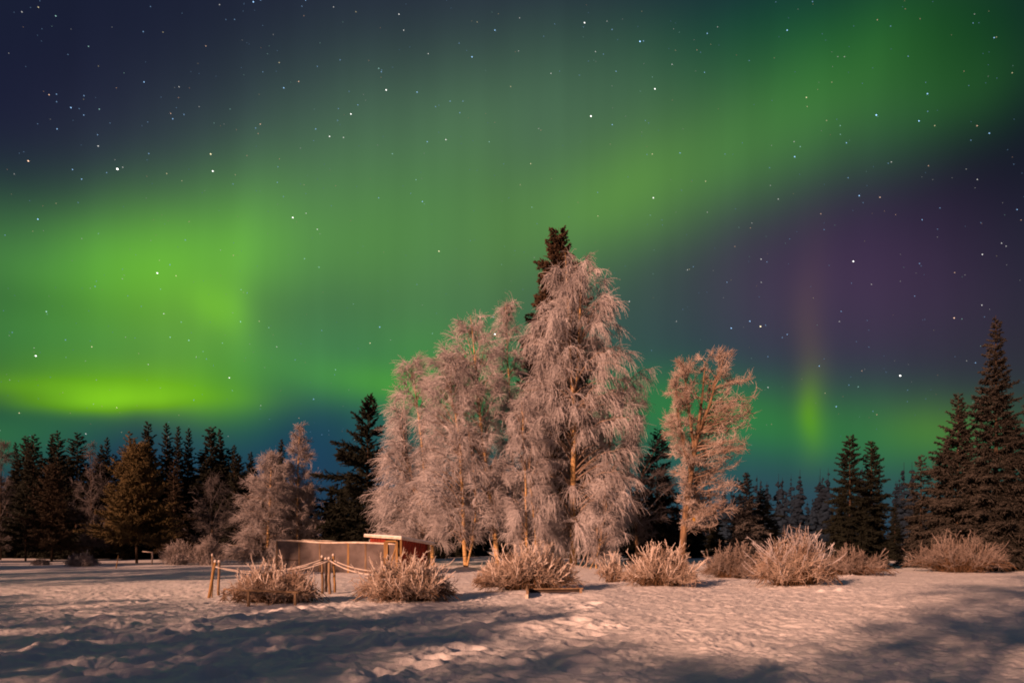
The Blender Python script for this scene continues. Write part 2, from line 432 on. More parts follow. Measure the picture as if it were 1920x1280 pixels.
# ------------------------------------------------------------------ trees
def deciduous(name, label, px, d, trunks, prof, seed, bark=M_BIRCH, frost=M_FROST, n1=80, n2=7, n3=12, arch=.25, sdroop=.4, tdroop=.9,
              slen=.30, tlen=(.5, 1.1), tr=.011, r0=.16, group=None, cat="tree", rise=(.6, 2.6), spread=.7, open_front=.6, align=1.0, inner=.12, wob=.12):
    """trunks: lists of (px, py) from the ground up; prof: (py, left px, right px) outline of the crown"""
    rng = np.random.RandomState(seed)
    z0 = float(gz(wx(px, d), d)) - .04
    org = np.array((wx(px, d), d, z0))
    root = empty(name, org, label, cat, group)
    tb, lb, cb = MB(), MB(), MB()
    tl = []
    for ti, tr_pts in enumerate(trunks):
        p = np.array([at(a, b, d) - org for a, b in tr_pts])
        if ti == 0 or tr_pts[0][1] > 1000: p[0, 2] = -.15
        if ti: p[:, 1] += rng.uniform(-.5, .5) * np.linspace(.2 if tr_pts[0][1] < 1000 else 1, 1, len(p))
        t = np.linspace(0, 1, len(p)); tt = np.linspace(0, 1, 26)
        P = np.stack([np.interp(tt, t, p[:, c]) for c in range(3)], -1)
        for _ in range(2): P[1:-1] = (P[:-2] + 2 * P[1:-1] + P[2:]) / 4
        P[1:, :2] += np.cumsum(rng.randn(25, 2) * .012, 0)
        rr = r0 * (1 if ti == 0 else .5)
        R = rr * (1 - tt) ** .8 * .93 + rr * .05
        R[0] *= 1.35; R[1] *= 1.1
        tb.tubes(P, R, 9); tl.append(P)
    prof = sorted(prof, key=lambda q: -q[0])
    pz = np.array([wz(q[0], d) - z0 for q in prof]); pl = np.array([wx(q[1], d) - org[0] for q in prof]); pr = np.array([wx(q[2], d) - org[0] for q in prof])
    # limb tips spread over the crown outline
    zz = np.linspace(pz[0], pz[-1], 200); hw = (np.interp(zz, pz, pr) - np.interp(zz, pz, pl)) / 2
    w = hw + .25; w /= w.sum()
    zt = rng.choice(zz, n1, p=w) + rng.randn(n1) * .05
    cx = (np.interp(zt, pz, pl) + np.interp(zt, pz, pr)) / 2; hwt = (np.interp(zt, pz, pr) - np.interp(zt, pz, pl)) / 2
    ph = np.arange(n1) * 2.399963 + rng.randn(n1) * .3
    s = np.sqrt(rng.uniform(inner, 1, n1)) * .93
    keep = ~((np.abs(np.angle(np.exp(1j * (ph + np.pi / 2)))) < .75) & (rng.rand(n1) < open_front))
    zt, cx, hwt, ph, s = zt[keep], cx[keep], hwt[keep], ph[keep], s[keep]; n1 = len(zt)
    T = np.stack([cx + hwt * s * np.cos(ph), hwt * s * np.sin(ph) * .95, zt], -1)
    A = np.zeros((n1, 3))
    for i in range(n1):
        za = zt[i] - rng.uniform(*rise) * min(1, .35 + hwt[i] / 2.5)
        # the nearest stem at that height carries the limb
        cand = [(abs(np.interp(za, Q[:, 2], Q[:, 0]) - T[i, 0]) + 2.0 * max(0, Q[0, 2] - za) + 2.0 * max(0, za - Q[-1, 2]) + .3 * rng.rand(), j) for j, Q in enumerate(tl)]
        P = tl[min(cand)[1]]
        za = np.clip(za, P[0, 2] + .12 * (P[-1, 2] - P[0, 2]) + .2, P[-1, 2])
        A[i] = [np.interp(za, P[:, 2], P[:, 0]), np.interp(za, P[:, 2], P[:, 1]), za]
    ln = np.linalg.norm(T - A, axis=1)
    C = A + (T - A) * .5 + np.array((0, 0, 1.0)) * (arch * ln)[:, None] + rng.randn(n1, 3) * .12 * ln[:, None] * .5
    Lm = bez(A, C, T, 8)
    Lm[:, 1:-1] += rng.randn(n1, 6, 3) * .04
    lb.tubes(Lm, taper(n1, 8, np.clip(.010 + .011 * ln, .02, .07), .010), 5)
    # secondary branches
    i2 = np.repeat(np.arange(n1), n2); t2 = rng.uniform(.25, 1, len(i2)) ** .8
    S, D = along(Lm, i2, t2)
    out = np.stack([S[:, 0], S[:, 1], 0 * S[:, 0]], -1); out = nrm(out - np.array((np.mean(cx), 0, 0)))
    D2 = nrm(D * .7 + rng.randn(len(i2), 3) * spread * .75 + out * .45)
    L2 = (slen * (.5 + ln[i2] * .35) * rng.uniform(.6, 1.3, len(i2)))
    S2 = grow(rng, S, D2, L2, 5, sdroop, wob * 1.3)
    cb.tubes(S2, taper(len(i2), 6, .018, .011), 3)
    # twigs
    i3 = np.repeat(np.arange(len(i2)), n3); t3 = rng.uniform(.1, 1, len(i3))
    S, D = along(S2, i3, t3)
    D3 = nrm(D * align + rng.randn(len(i3), 3) * spread * .6)
    L3 = rng.uniform(tlen[0], tlen[1], len(i3)) * np.clip(.6 + .4 * (ln[i2][i3] / 2.5), .6, 1.1)
    P3 = grow(rng, S, D3, L3, 4, tdroop * rng.uniform(.3, 1.5, len(i3)), wob)
    cb.tubes(P3, taper(len(i3), 5, tr, tr * .55), 3)
    # twigs straight off the limbs
    i4 = np.repeat(np.arange(n1), n3 * 2); t4 = rng.uniform(.2, 1, len(i4))
    S, D = along(Lm, i4, t4)
    P4 = grow(rng, S, nrm(D * .6 + rng.randn(len(i4), 3) * spread * .7), rng.uniform(tlen[0], tlen[1], len(i4)) * .8, 4, tdroop, .14)
    cb.tubes(P4, taper(len(i4), 5, tr, tr * .55), 3)
    trk = tb.build("trunk", bark, root)
    lb.build("limb", frost if frost is M_FROST_GREY else M_LIMB, root)
    cb.build("crown", frost, root)
    return root

def conifer_mesh(seed, H, R, z0, nb, nt, needle, mat, up=.35, droop=.5, power=.85, irregular=.2, trunk_r=None, sub=3, fat=.035, tufts=0, bark=None):
    """returns two meshes as objects parented to nothing: trunk and crown, standing on the origin"""
    rng = np.random.RandomState(seed)
    tb, cb = MB(), MB()
    tt = np.linspace(0, 1, 16)
    P = np.stack([np.cumsum(rng.randn(16) * .01 * H / 15), np.cumsum(rng.randn(16) * .01 * H / 15), tt * H - .15 * (tt == 0)], -1)
    rr = trunk_r or H * .011
    tb.tubes(P, rr * (1 - tt) + .012, 8)
    # branches
    u = (np.arange(nb) + rng.rand(nb)) / nb
    zb = z0 + (H * .985 - z0) * (1 - (1 - u) ** .9)
    ph = np.arange(nb) * 2.399963 + rng.randn(nb) * .35
    f = (H - zb) / (H - z0)
    ln = R * (f ** power) * (1 + irregular * rng.randn(nb)) + .10
    # a few low sides are thinner, whole sectors longer or shorter
    ln *= 1 + irregular * .8 * perlin(np.cos(ph) * 1.5 + seed, zb / 2.5) * 2
    ln = np.clip(ln, .12, R * 1.35)
    S = np.stack([np.interp(zb, P[:, 2], P[:, 0]), np.interp(zb, P[:, 2], P[:, 1]), zb], -1)
    el = up * (1 - f) * 1.6 - .15 * f + rng.randn(nb) * .10
    D = np.stack([np.cos(ph) * np.cos(el), np.sin(ph) * np.cos(el), np.sin(el)], -1)
    k = 7
    Pb = [S]; dd = D.copy(); cur = S
    for s_ in range(k):
        g = -droop * (1 if s_ < k * .6 else -1.1) / k
        dd = nrm(dd + np.array((0, 0, 1.0)) * g * (.4 + f)[:, None] + rng.randn(nb, 3) * .05)
        cur = cur + dd * (ln / k)[:, None]; Pb.append(cur)
    Pb = np.stack(Pb, 1)
    cb.tubes(Pb, taper(nb, k + 1, np.clip(.008 + .012 * ln, .012, .05), .012), 4)
    # side twigs, denser and longer near the inner two thirds
    per = np.maximum(8, (nt * (ln / R)).astype(int))
    i2 = np.repeat(np.arange(nb), per); t2 = rng.uniform(.12, 1, len(i2))
    S2, D2 = along(Pb, i2, t2)
    side = nrm(np.cross(D2, np.array((0, 0, 1.0)))) * np.where(rng.rand(len(i2)) < .5, -1, 1)[:, None]
    d2 = nrm(D2 * .75 + side * rng.uniform(.3, 1.1, (len(i2), 1)) + np.array((0, 0, 1.0)) * rng.uniform(-.5, .3, (len(i2), 1)))
    l2 = np.clip(ln[i2] * .42 * (1.12 - t2) * rng.uniform(.6, 1.3, len(i2)), .10, 1.1) * (1 if needle is None else needle)
    P2 = grow(rng, S2, d2, l2, 3, .35 * droop, .10)
    cb.tubes(P2, taper(len(i2), 4, fat, fat * .45), 3)
    if sub:
        i3 = np.repeat(np.arange(len(i2)), sub); t3 = rng.uniform(.2, 1, len(i3))
        S3, D3 = along(P2, i3, t3)
        d3 = nrm(D3 * .8 + rng.randn(len(i3), 3) * .55 + np.array((0, 0, .15)))
        l3 = np.clip(l2[i3] * .5, .07, .32) * rng.uniform(.6, 1.2, len(i3))
        P3 = grow(rng, S3, d3, l3, 2, .1, .05)
        cb.tubes(P3, taper(len(i3), 3, fat * .75, fat * .3), 3)
    return tb, cb

def conifer(name, label, px, d, H, group=None, cat="tree", mat=M_NEEDLE, bark=M_DARKBARK, rz=0.0, **kw):
    z = float(gz(wx(px, d), d)) if d < 60 else 0
    root = empty(name, (wx(px, d), d, z - .05), label, cat, group)
    tb, cb = conifer_mesh(H=H, mat=mat, **kw)
    tb.build("trunk", bark, root)
    cb.build("crown", mat, root)
    root.rotation_euler.z = rz
    return root

# --- the middle group of frosted birches
G_BIRCH = "frosted birches of the middle group"
deciduous("birch_tree", "tallest weeping birch in the middle, hanging frosted twigs around a forked pale trunk", 1075, 42.5,
          [[(1075, 1064), (1073, 960), (1072, 860), (1076, 780), (1070, 730), (1066, 640), (1062, 540), (1058, 475)], [(1075, 745), (1084, 690), (1088, 600), (1092, 520), (1096, 490)]],
          [(1035, 985, 1160), (1000, 955, 1195), (960, 940, 1212), (880, 950, 1210), (800, 945, 1206), (740, 948, 1202), (660, 960, 1194), (600, 985, 1184), (550, 1002, 1170), (515, 1018, 1150), (490, 1036, 1118), (474, 1052, 1090)],
          1, n1=310, n2=5, n3=10, open_front=.5, arch=.32, sdroop=.9, tdroop=1.6, tlen=(.5, 1.3), tr=0.0139, r0=.21, rise=(.4, 2.2), group=G_BIRCH)
deciduous("birch_tree", "frosted birch whose long drooping bough reaches out right of the tallest birch", 1120, 44.5,
          [[(1120, 1062), (1126, 980), (1138, 880), (1150, 800), (1172, 730), (1196, 700)], [(1140, 900), (1165, 850), (1190, 800)]],
          [(1040, 1085, 1160), (960, 1080, 1195), (880, 1090, 1200), (820, 1110, 1205), (760, 1130, 1225), (720, 1150, 1236), (690, 1175, 1232)],
          2, n1=90, n2=5, n3=9, arch=.5, sdroop=1.2, tdroop=1.9, tlen=(.6, 1.3), r0=.13, group=G_BIRCH)
deciduous("birch_tree", "frosted birch with a slim leaning trunk and pointed top left of the tallest birch", 933, 41,
          [[(934, 1056), (925, 980), (914, 900), (903, 810), (896, 740), (890, 660), (884, 590)]],
          [(980, 850, 960), (900, 830, 965), (840, 820, 960), (780, 815, 952), (720, 815, 948), (660, 825, 940), (620, 840, 930), (592, 858, 912), (574, 868, 896)],
          3, n1=190, n2=5, n3=9, open_front=.8, spread=.55, arch=.22, sdroop=.5, tdroop=.6, tlen=(.45, 1.0), tr=0.0127, r0=.15, group=G_BIRCH)
deciduous("birch_tree", "frosted birch with a bare lower trunk just right of the red shed", 872, 40.5,
          [[(874, 1070), (870, 1000), (868, 920), (862, 830), (850, 760), (838, 690)], [(874, 1066), (886, 1010), (892, 960), (890, 900), (880, 820)]],
          [(1000, 800, 910), (930, 775, 925), (870, 762, 928), (800, 768, 920), (740, 782, 905), (690, 800, 885), (650, 820, 865)],
          4, n1=175, n2=5, n3=9, open_front=.8, spread=.55, arch=.25, sdroop=.55, tdroop=.8, tlen=(.5, 1.1), r0=.14, group=G_BIRCH)
deciduous("birch_tree", "widest loose frosted birch at the left side of the middle group, above the shed", 800, 44,
          [[(812, 1058), (806, 980), (798, 900), (790, 820), (780, 740), (772, 690)], [(806, 980), (780, 920), (760, 860), (750, 800)]],
          [(1020, 690, 850), (950, 684, 845), (900, 700, 835), (850, 710, 830), (790, 720, 830), (740, 730, 825), (700, 745, 810), (672, 760, 790)],
          5, n1=200, n2=5, n3=9, spread=.55, arch=.25, sdroop=.6, tdroop=.8, tlen=(.5, 1.2), tr=0.0116, r0=.13, group=G_BIRCH)
deciduous("birch_tree", "thin frosted birch whose feathery tip shows between the pointed birch and the dark spruce top", 963, 45,
          [[(966, 1056), (964, 960), (960, 860), (955, 760), (950, 660), (946, 570)]],
          [(1010, 925, 1015), (900, 915, 1010), (820, 915, 1000), (740, 920, 995), (660, 925, 985), (610, 930, 975), (570, 932, 965), (548, 940, 955)],
          6, n1=140, n2=5, n3=8, arch=.3, sdroop=.7, tdroop=1.0, tlen=(.5, 1.1), tr=0.0116, r0=.11, group=G_BIRCH)
deciduous("birch_tree", "slender frosted birch with a straight pole-like trunk just left of the tallest birch", 987, 40,
          [[(988, 1052), (986, 980), (984, 900), (981, 820), (978, 750)], [(1004, 1052), (1002, 980), (994, 900), (990, 860)]],
          [(1035, 945, 1035), (960, 938, 1040), (900, 950, 1030), (850, 950, 1025), (800, 955, 1015), (760, 962, 1000), (738, 970, 986)],
          7, n1=95, n2=5, n3=9, arch=.4, sdroop=.9, tdroop=1.5, tlen=(.5, 1.0), r0=.09, group=G_BIRCH)
deciduous("birch_sapling", "low frosted birch scrub filling the foot of the tallest birch on its right", 1135, 40,
          [[(1118, 1062), (1124, 1020), (1138, 960)], [(1102, 1064), (1120, 1030), (1126, 990)]],
          [(1050, 1100, 1165), (1000, 1090, 1185), (950, 1095, 1190), (900, 1110, 1180), (880, 1120, 1160)],
          8, n1=40, n2=6, n3=9, arch=.35, sdroop=.9, tdroop=1.4, tlen=(.4, .9), r0=.06, group=G_BIRCH)

# --- the bare leaning tree on the right of the group
deciduous("bare_tree", "bare frosted tree with a thick leaning trunk standing alone right of the birches", 1277, 37,
          [[(1276, 1050), (1284, 980), (1294, 900), (1300, 850), (1310, 800), (1318, 730), (1322, 680)], [(1302, 850), (1298, 790), (1290, 720), (1288, 665)], [(1306, 820), (1330, 760), (1350, 700), (1362, 668)], [(1304, 835), (1322, 790), (1338, 745), (1346, 700)], [(1296, 890), (1280, 830), (1268, 770), (1264, 730)]],
          [(990, 1285, 1345), (940, 1266, 1382), (890, 1252, 1400), (840, 1242, 1408), (790, 1236, 1414), (740, 1236, 1416), (705, 1242, 1408), (676, 1256, 1388), (654, 1280, 1355)],
          9, bark=M_BARK, frost=M_FROST_TAN, n1=330, n2=5, n3=8, inner=.15, align=.8, wob=.17, arch=.05, sdroop=-.35, tdroop=-.3, tlen=(.22, .5), tr=0.0105, r0=.20, rise=(.0, 1.2), slen=.34, spread=.85, open_front=.85)
# twisted brown tree behind, between the birches and the bare tree
deciduous("bare_tree", "brown bare tree with crooked limbs in the gap between tallest birch and leaning tree", 1205, 45,
          [[(1196, 1060), (1192, 980), (1180, 900), (1168, 830), (1160, 760)], [(1186, 940), (1210, 880), (1240, 820), (1262, 790)]],
          [(1010, 1190, 1260), (940, 1180, 1270), (880, 1175, 1270), (820, 1170, 1262), (780, 1165, 1240)],
          10, bark=M_BARK, frost=M_FROST_GREY, n1=46, n2=6, n3=7, arch=.12, sdroop=0, tdroop=.1, tlen=(.3, .7), tr=0.0122, r0=.12)

# --- the two frosted young trees left of the shed
G_YOUNG = "frosted young trees left of the shed"
deciduous("larch_tree", "narrow pointed frosted tree with a pale stem standing behind the netting run", 557, 50,
          [[(557, 1056), (557, 980), (558, 900), (562, 840), (564, 795)]],
          [(1050, 512, 608), (980, 503, 614), (930, 510, 604), (880, 522, 596), (840, 538, 586), (810, 550, 576), (790, 560, 568)],
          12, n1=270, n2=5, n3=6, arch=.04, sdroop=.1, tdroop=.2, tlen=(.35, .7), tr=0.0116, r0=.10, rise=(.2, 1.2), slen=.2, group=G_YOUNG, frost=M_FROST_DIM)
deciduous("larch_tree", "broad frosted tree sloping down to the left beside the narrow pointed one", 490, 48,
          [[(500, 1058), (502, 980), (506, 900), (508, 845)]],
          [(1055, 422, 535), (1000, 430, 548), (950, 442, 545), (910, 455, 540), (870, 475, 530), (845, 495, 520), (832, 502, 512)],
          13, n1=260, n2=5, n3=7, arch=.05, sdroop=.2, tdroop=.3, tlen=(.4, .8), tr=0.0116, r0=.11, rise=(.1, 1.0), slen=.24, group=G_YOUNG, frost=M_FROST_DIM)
# small dim frosted trees in the left forest edge
deciduous("larch_tree", "dim frosted tree in front of the dark spruces at far left, between the brown pines", 172, 58,
          [[(174, 1050), (172, 950), (170, 840)]],
          [(1035, 140, 205), (980, 130, 212), (920, 138, 206), (870, 150, 192), (840, 162, 180), (828, 168, 176)],
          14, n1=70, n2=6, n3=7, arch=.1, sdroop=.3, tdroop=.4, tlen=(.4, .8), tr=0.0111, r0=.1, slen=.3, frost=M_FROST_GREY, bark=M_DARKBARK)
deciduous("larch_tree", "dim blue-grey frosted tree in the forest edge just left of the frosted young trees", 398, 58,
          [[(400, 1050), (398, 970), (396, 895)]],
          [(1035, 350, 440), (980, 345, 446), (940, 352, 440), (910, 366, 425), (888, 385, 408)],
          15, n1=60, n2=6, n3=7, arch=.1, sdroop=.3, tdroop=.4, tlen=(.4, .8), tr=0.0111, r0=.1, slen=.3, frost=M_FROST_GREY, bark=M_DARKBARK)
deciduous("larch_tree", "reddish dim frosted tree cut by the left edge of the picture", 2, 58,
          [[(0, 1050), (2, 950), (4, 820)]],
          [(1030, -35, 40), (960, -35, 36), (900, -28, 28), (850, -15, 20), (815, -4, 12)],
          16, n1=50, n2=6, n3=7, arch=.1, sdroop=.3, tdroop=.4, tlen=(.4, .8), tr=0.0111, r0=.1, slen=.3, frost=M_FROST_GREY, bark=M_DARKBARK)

# --- conifers with a shape of their own
conifer("spruce_tree", "tall brown spruce standing behind the tallest birch, its tip above everything", 1047, 46.5, wz(426, 46.5),
        mat=M_NEEDLE_BROWN, seed=21, R=3.3, z0=6.0, nb=280, nt=64, needle=1.0, up=.42, droop=.45, power=.50, irregular=.16, fat=.065, sub=6)
conifer("spruce_tree", "ragged dark green spruce rising behind the red shed at the left of the birches", 690, 49, wz(746, 49),
        seed=22, R=3.0, z0=1.2, nb=105, nt=60, needle=.9, up=.55, droop=.1, power=.65, irregular=.5, fat=.06, sub=4, mat=M_NEEDLE)
conifer("spruce_tree", "smaller dark spruce between the ragged spruce and the netting run", 628, 51, wz(905, 51),
        seed=23, R=2.4, z0=.8, nb=80, nt=40, needle=.9, up=.4, droop=.3, power=.7, irregular=.3, fat=.05, sub=3, mat=M_NEEDLE)
conifer("pine_tree", "broad rounded brown-green pine at left, at the field edge on a bare stem", 256, 49, wz(840, 49),
        seed=24, R=2.8, z0=1.5, nb=190, nt=44, needle=.8, up=.7, droop=-.35, power=.42, irregular=.2, fat=.04, sub=4, mat=M_NEEDLE_PINE)
conifer("pine_tree", "smaller dim brown pine with a pointed top near the left edge", 97, 53, wz(868, 53),
        seed=25, R=2.1, z0=1.0, nb=120, nt=40, needle=.8, up=.5, droop=-.2, power=.55, irregular=.22, fat=.04, sub=3, mat=M_NEEDLE_DIM)
conifer("pine_tree", "dim brown young pine left of the pointed pine, close to the left edge", 48, 55, wz(905, 55),
        seed=26, R=1.9, z0=1.0, nb=90, nt=36, needle=.8, up=.5, droop=-.1, power=.6, irregular=.25, fat=.04, sub=3, mat=M_NEEDLE)
conifer("spruce_tree", "brownish spruce with a narrow tip rising just behind the broad rounded pine", 243, 60, wz(806, 60),
        seed=27, R=2.4, z0=1, nb=110, nt=40, needle=.8, up=.4, droop=.4, power=.75, irregular=.2, fat=.05, sub=3, mat=M_NEEDLE_PINE)
conifer("spruce_tree", "slim brownish spruce peeping out at the right shoulder of the broad rounded pine", 326, 56, wz(862, 56),
        seed=28, R=1.6, z0=1, nb=90, nt=36, needle=.8, up=.4, droop=.3, power=.7, irregular=.2, fat=.04, sub=3, mat=M_NEEDLE_DIM)
G_RS = "tall spruces at the right edge"
conifer("spruce_tree", "tallest spruce at the right edge, lightly frosted boughs and a slim tip", 1868, 38, wz(588, 38),
        seed=31, R=2.15, z0=.4, nb=230, nt=64, needle=.9, up=.45, droop=.42, power=.80, irregular=.2, fat=.038, sub=5, mat=M_NEEDLE_FROST, group=G_RS)
conifer("spruce_tree", "second tallest frosted spruce, just left of the tallest one at the right edge", 1795, 40, wz(734, 40),
        seed=32, R=2.25, z0=.4, nb=180, nt=64, needle=.9, up=.45, droop=.40, power=.78, irregular=.24, fat=.038, sub=5, mat=M_NEEDLE_FROST, group=G_RS)
conifer("spruce_tree", "spruce cut off by the right edge of the picture beside the tallest one", 1945, 39, wz(690, 39),
        seed=33, R=2.5, z0=.4, nb=170, nt=56, needle=.9, up=.45, droop=.42, power=.8, irregular=.24, fat=.038, sub=4, mat=M_NEEDLE_FROST, group=G_RS)
conifer("spruce_tree", "low bushy frosted spruce at the left foot of the tall right-hand spruces", 1727, 42, wz(850, 42),
        seed=34, R=1.6, z0=.3, nb=90, nt=48, needle=.9, up=.4, droop=.4, power=.75, irregular=.25, fat=.03, sub=4, mat=M_NEEDLE_FROST, group=G_RS)
G_PAIR = "pair of spruces on the right"
conifer("spruce_tree", "left and slightly taller one of the pair of dark spruces on the right", 1594, 38, wz(814, 38),
        seed=35, R=1.6, z0=.5, nb=150, nt=50, needle=.9, up=.45, droop=.4, power=.72, irregular=.2, fat=.035, sub=4, mat=M_NEEDLE, group=G_PAIR)
conifer("spruce_tree", "right one of the pair of dark spruces on the right, with the slimmer tip", 1634, 39, wz(824, 39),
        seed=36, R=1.35, z0=.5, nb=130, nt=46, needle=.9, up=.45, droop=.4, power=.72, irregular=.2, fat=.035, sub=4, mat=M_NEEDLE, group=G_PAIR)
conifer("spruce_tree", "small dim frosted spruce standing behind the lower right of the leaning bare tree", 1400, 41, wz(885, 41),
        seed=37, R=1.6, z0=.4, nb=110, nt=44, needle=.9, up=.4, droop=.35, power=.75, irregular=.25, fat=.03, sub=4, mat=frosted(material("frosty_needles", (.07, .065, .06), .8, second=(.03, .03, .03)), .4, (.42, .40, .40)))
conifer("spruce_tree", "dark spruce filling the gap between birches and the leaning bare tree, low down", 1232, 52, wz(800, 52),
        seed=38, R=2.6, z0=.4, nb=130, nt=44, needle=.9, up=.4, droop=.4, power=.7, irregular=.2, fat=.05, sub=3, mat=M_NEEDLE)

# --- the forest behind: three spruce shapes, each placed tree a copy of its own
G_LEFT = "dark spruces of the left forest edge"
protos = []
for i, (R, ir) in enumerate(((2.3, .22), (1.8, .2), (2.6, .26))):
    t, c = conifer_mesh(seed=50 + i, H=14.0, R=R, z0=.4, nb=170, nt=40, needle=.9, mat=M_NEEDLE, up=.45, droop=.45, power=.7, irregular=ir, fat=.085, sub=3)
    protos.append((t, c))
made = [None, None, None]
def forest_spruce(i, px, d, top, label, group, wide=1.0, rz=0.0):
    H = wz(top, d) + .05
    loc = (wx(px, d), d, -.05)
    s = H / 14.0
    if made[i] is None:
        root = empty("spruce_tree", loc, label, "tree", group)
        protos[i][0].build("trunk", M_DARKBARK, root); protos[i][1].build("crown", M_NEEDLE, root)
        root.scale = (s * wide, s * wide, s); root.rotation_euler.z = rz
        made[i] = root
    else:
        copy_tree(made[i], loc, label, rz, s * wide, s, group)
skyline = [(277, 60, 788, "tallest dark spruce of the left skyline, just right of the rounded pine's brown neighbour", 1.05, 0),
           (313, 62, 792, "dark spruce second right of the tallest one in the left skyline", .95, 1),
           (334, 64, 798, "narrow crooked dark spruce in the middle of the row right of the rounded pine", .8, 1),
           (353, 63, 801, "slim dark spruce left of the widest crown in the left skyline", .85, 1),
           (395, 64, 798, "widest dark spruce of the left skyline, in front of the slim twin tip", 1.35, 2),
           (413, 66, 803, "slim spruce tip right beside the widest dark spruce of the left skyline", .9, 1),
           (440, 62, 833, "small dark spruce standing apart right of the widest one", .9, 1),
           (470, 66, 846, "dark spruce tip showing just above the broad frosted tree", 1.0, 0),
           (200, 66, 818, "spruce tip in the gap behind the dim frosted tree at left", .8, 1),
           (190, 68, 832, "lower spruce tip left of the one in the gap", .8, 1),
           (144, 62, 809, "right-hand spruce of the dense dark clump near the left edge", 1.2, 2),
           (110, 63, 806, "tallest spruce of the dense dark clump near the left edge", 1.0, 0),
           (97, 65, 812, "middle spruce of the dense dark clump near the left edge, behind the tallest", .9, 1),
           (62, 64, 812, "left-hand spruce of the dense dark clump near the left edge", 1.1, 0),
           (48, 66, 815, "spruce on the outer left of the dense dark clump", 1.0, 2),
           (30, 66, 828, "lone spruce tip between the dense dark clump and the reddish tree at the left edge", .8, 1),
           (500, 64, 880, "spruce hidden behind the broad frosted tree, tip just showing in its crown", 1.0, 0),
           (527, 66, 822, "dark spruce tip between the two frosted young trees", .9, 1)]
for k, (px, d, top, lab, wd, i) in enumerate(skyline):
    forest_spruce(i, px, d, top, lab, G_LEFT, wd, k * 1.3)
rs = random.Random(4)
for k in range(46):      # second row: nothing tells these apart
    forest_spruce(k % 3, -70 + k * 14 + rs.uniform(-9, 9), rs.uniform(63, 76), rs.uniform(838, 910), "dark spruce among many in the shadowy second row of the forest on the left", "shadowy spruces of the second row", rs.uniform(1.1, 1.5), rs.uniform(0, 6))
for k in range(30):
    px = 590 + k * 29 + rs.uniform(-10, 10)
    forest_spruce(k % 3, px, rs.uniform(62, 74), rs.uniform(890, 950) + (15 if px > 1150 else 0), "dark spruce in the shadowy wood behind the birches", "shadowy spruces behind the birches", rs.uniform(1.2, 1.7), rs.uniform(0, 6))
for k in range(12):
    forest_spruce(k % 3, 1680 + k * 40 + rs.uniform(-10, 10), rs.uniform(50, 60), rs.uniform(900, 950), "dark spruce in the shadowy wood behind the tall right-hand spruces", "shadowy spruces behind the right edge", rs.uniform(1.1, 1.4), rs.uniform(0, 6))

# the far-off wood under the aurora, one mass
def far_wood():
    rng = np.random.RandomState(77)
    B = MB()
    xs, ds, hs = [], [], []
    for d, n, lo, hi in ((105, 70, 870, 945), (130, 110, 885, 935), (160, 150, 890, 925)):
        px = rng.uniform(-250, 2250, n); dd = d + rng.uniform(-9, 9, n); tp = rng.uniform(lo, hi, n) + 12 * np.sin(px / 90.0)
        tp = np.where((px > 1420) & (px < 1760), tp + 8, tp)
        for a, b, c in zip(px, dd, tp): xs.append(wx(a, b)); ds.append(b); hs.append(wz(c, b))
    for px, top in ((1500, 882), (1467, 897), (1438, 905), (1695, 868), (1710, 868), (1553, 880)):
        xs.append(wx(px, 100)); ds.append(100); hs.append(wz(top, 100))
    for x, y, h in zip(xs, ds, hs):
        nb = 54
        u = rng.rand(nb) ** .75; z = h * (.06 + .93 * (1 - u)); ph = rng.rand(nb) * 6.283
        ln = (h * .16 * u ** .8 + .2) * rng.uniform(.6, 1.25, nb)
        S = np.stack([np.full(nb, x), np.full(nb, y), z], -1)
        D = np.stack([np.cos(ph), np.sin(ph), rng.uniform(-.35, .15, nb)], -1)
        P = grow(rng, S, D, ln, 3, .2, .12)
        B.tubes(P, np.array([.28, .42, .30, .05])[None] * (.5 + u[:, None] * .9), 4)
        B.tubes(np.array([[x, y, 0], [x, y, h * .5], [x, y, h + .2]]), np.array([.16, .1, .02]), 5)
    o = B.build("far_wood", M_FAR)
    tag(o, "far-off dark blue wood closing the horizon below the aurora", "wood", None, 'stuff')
far_wood()

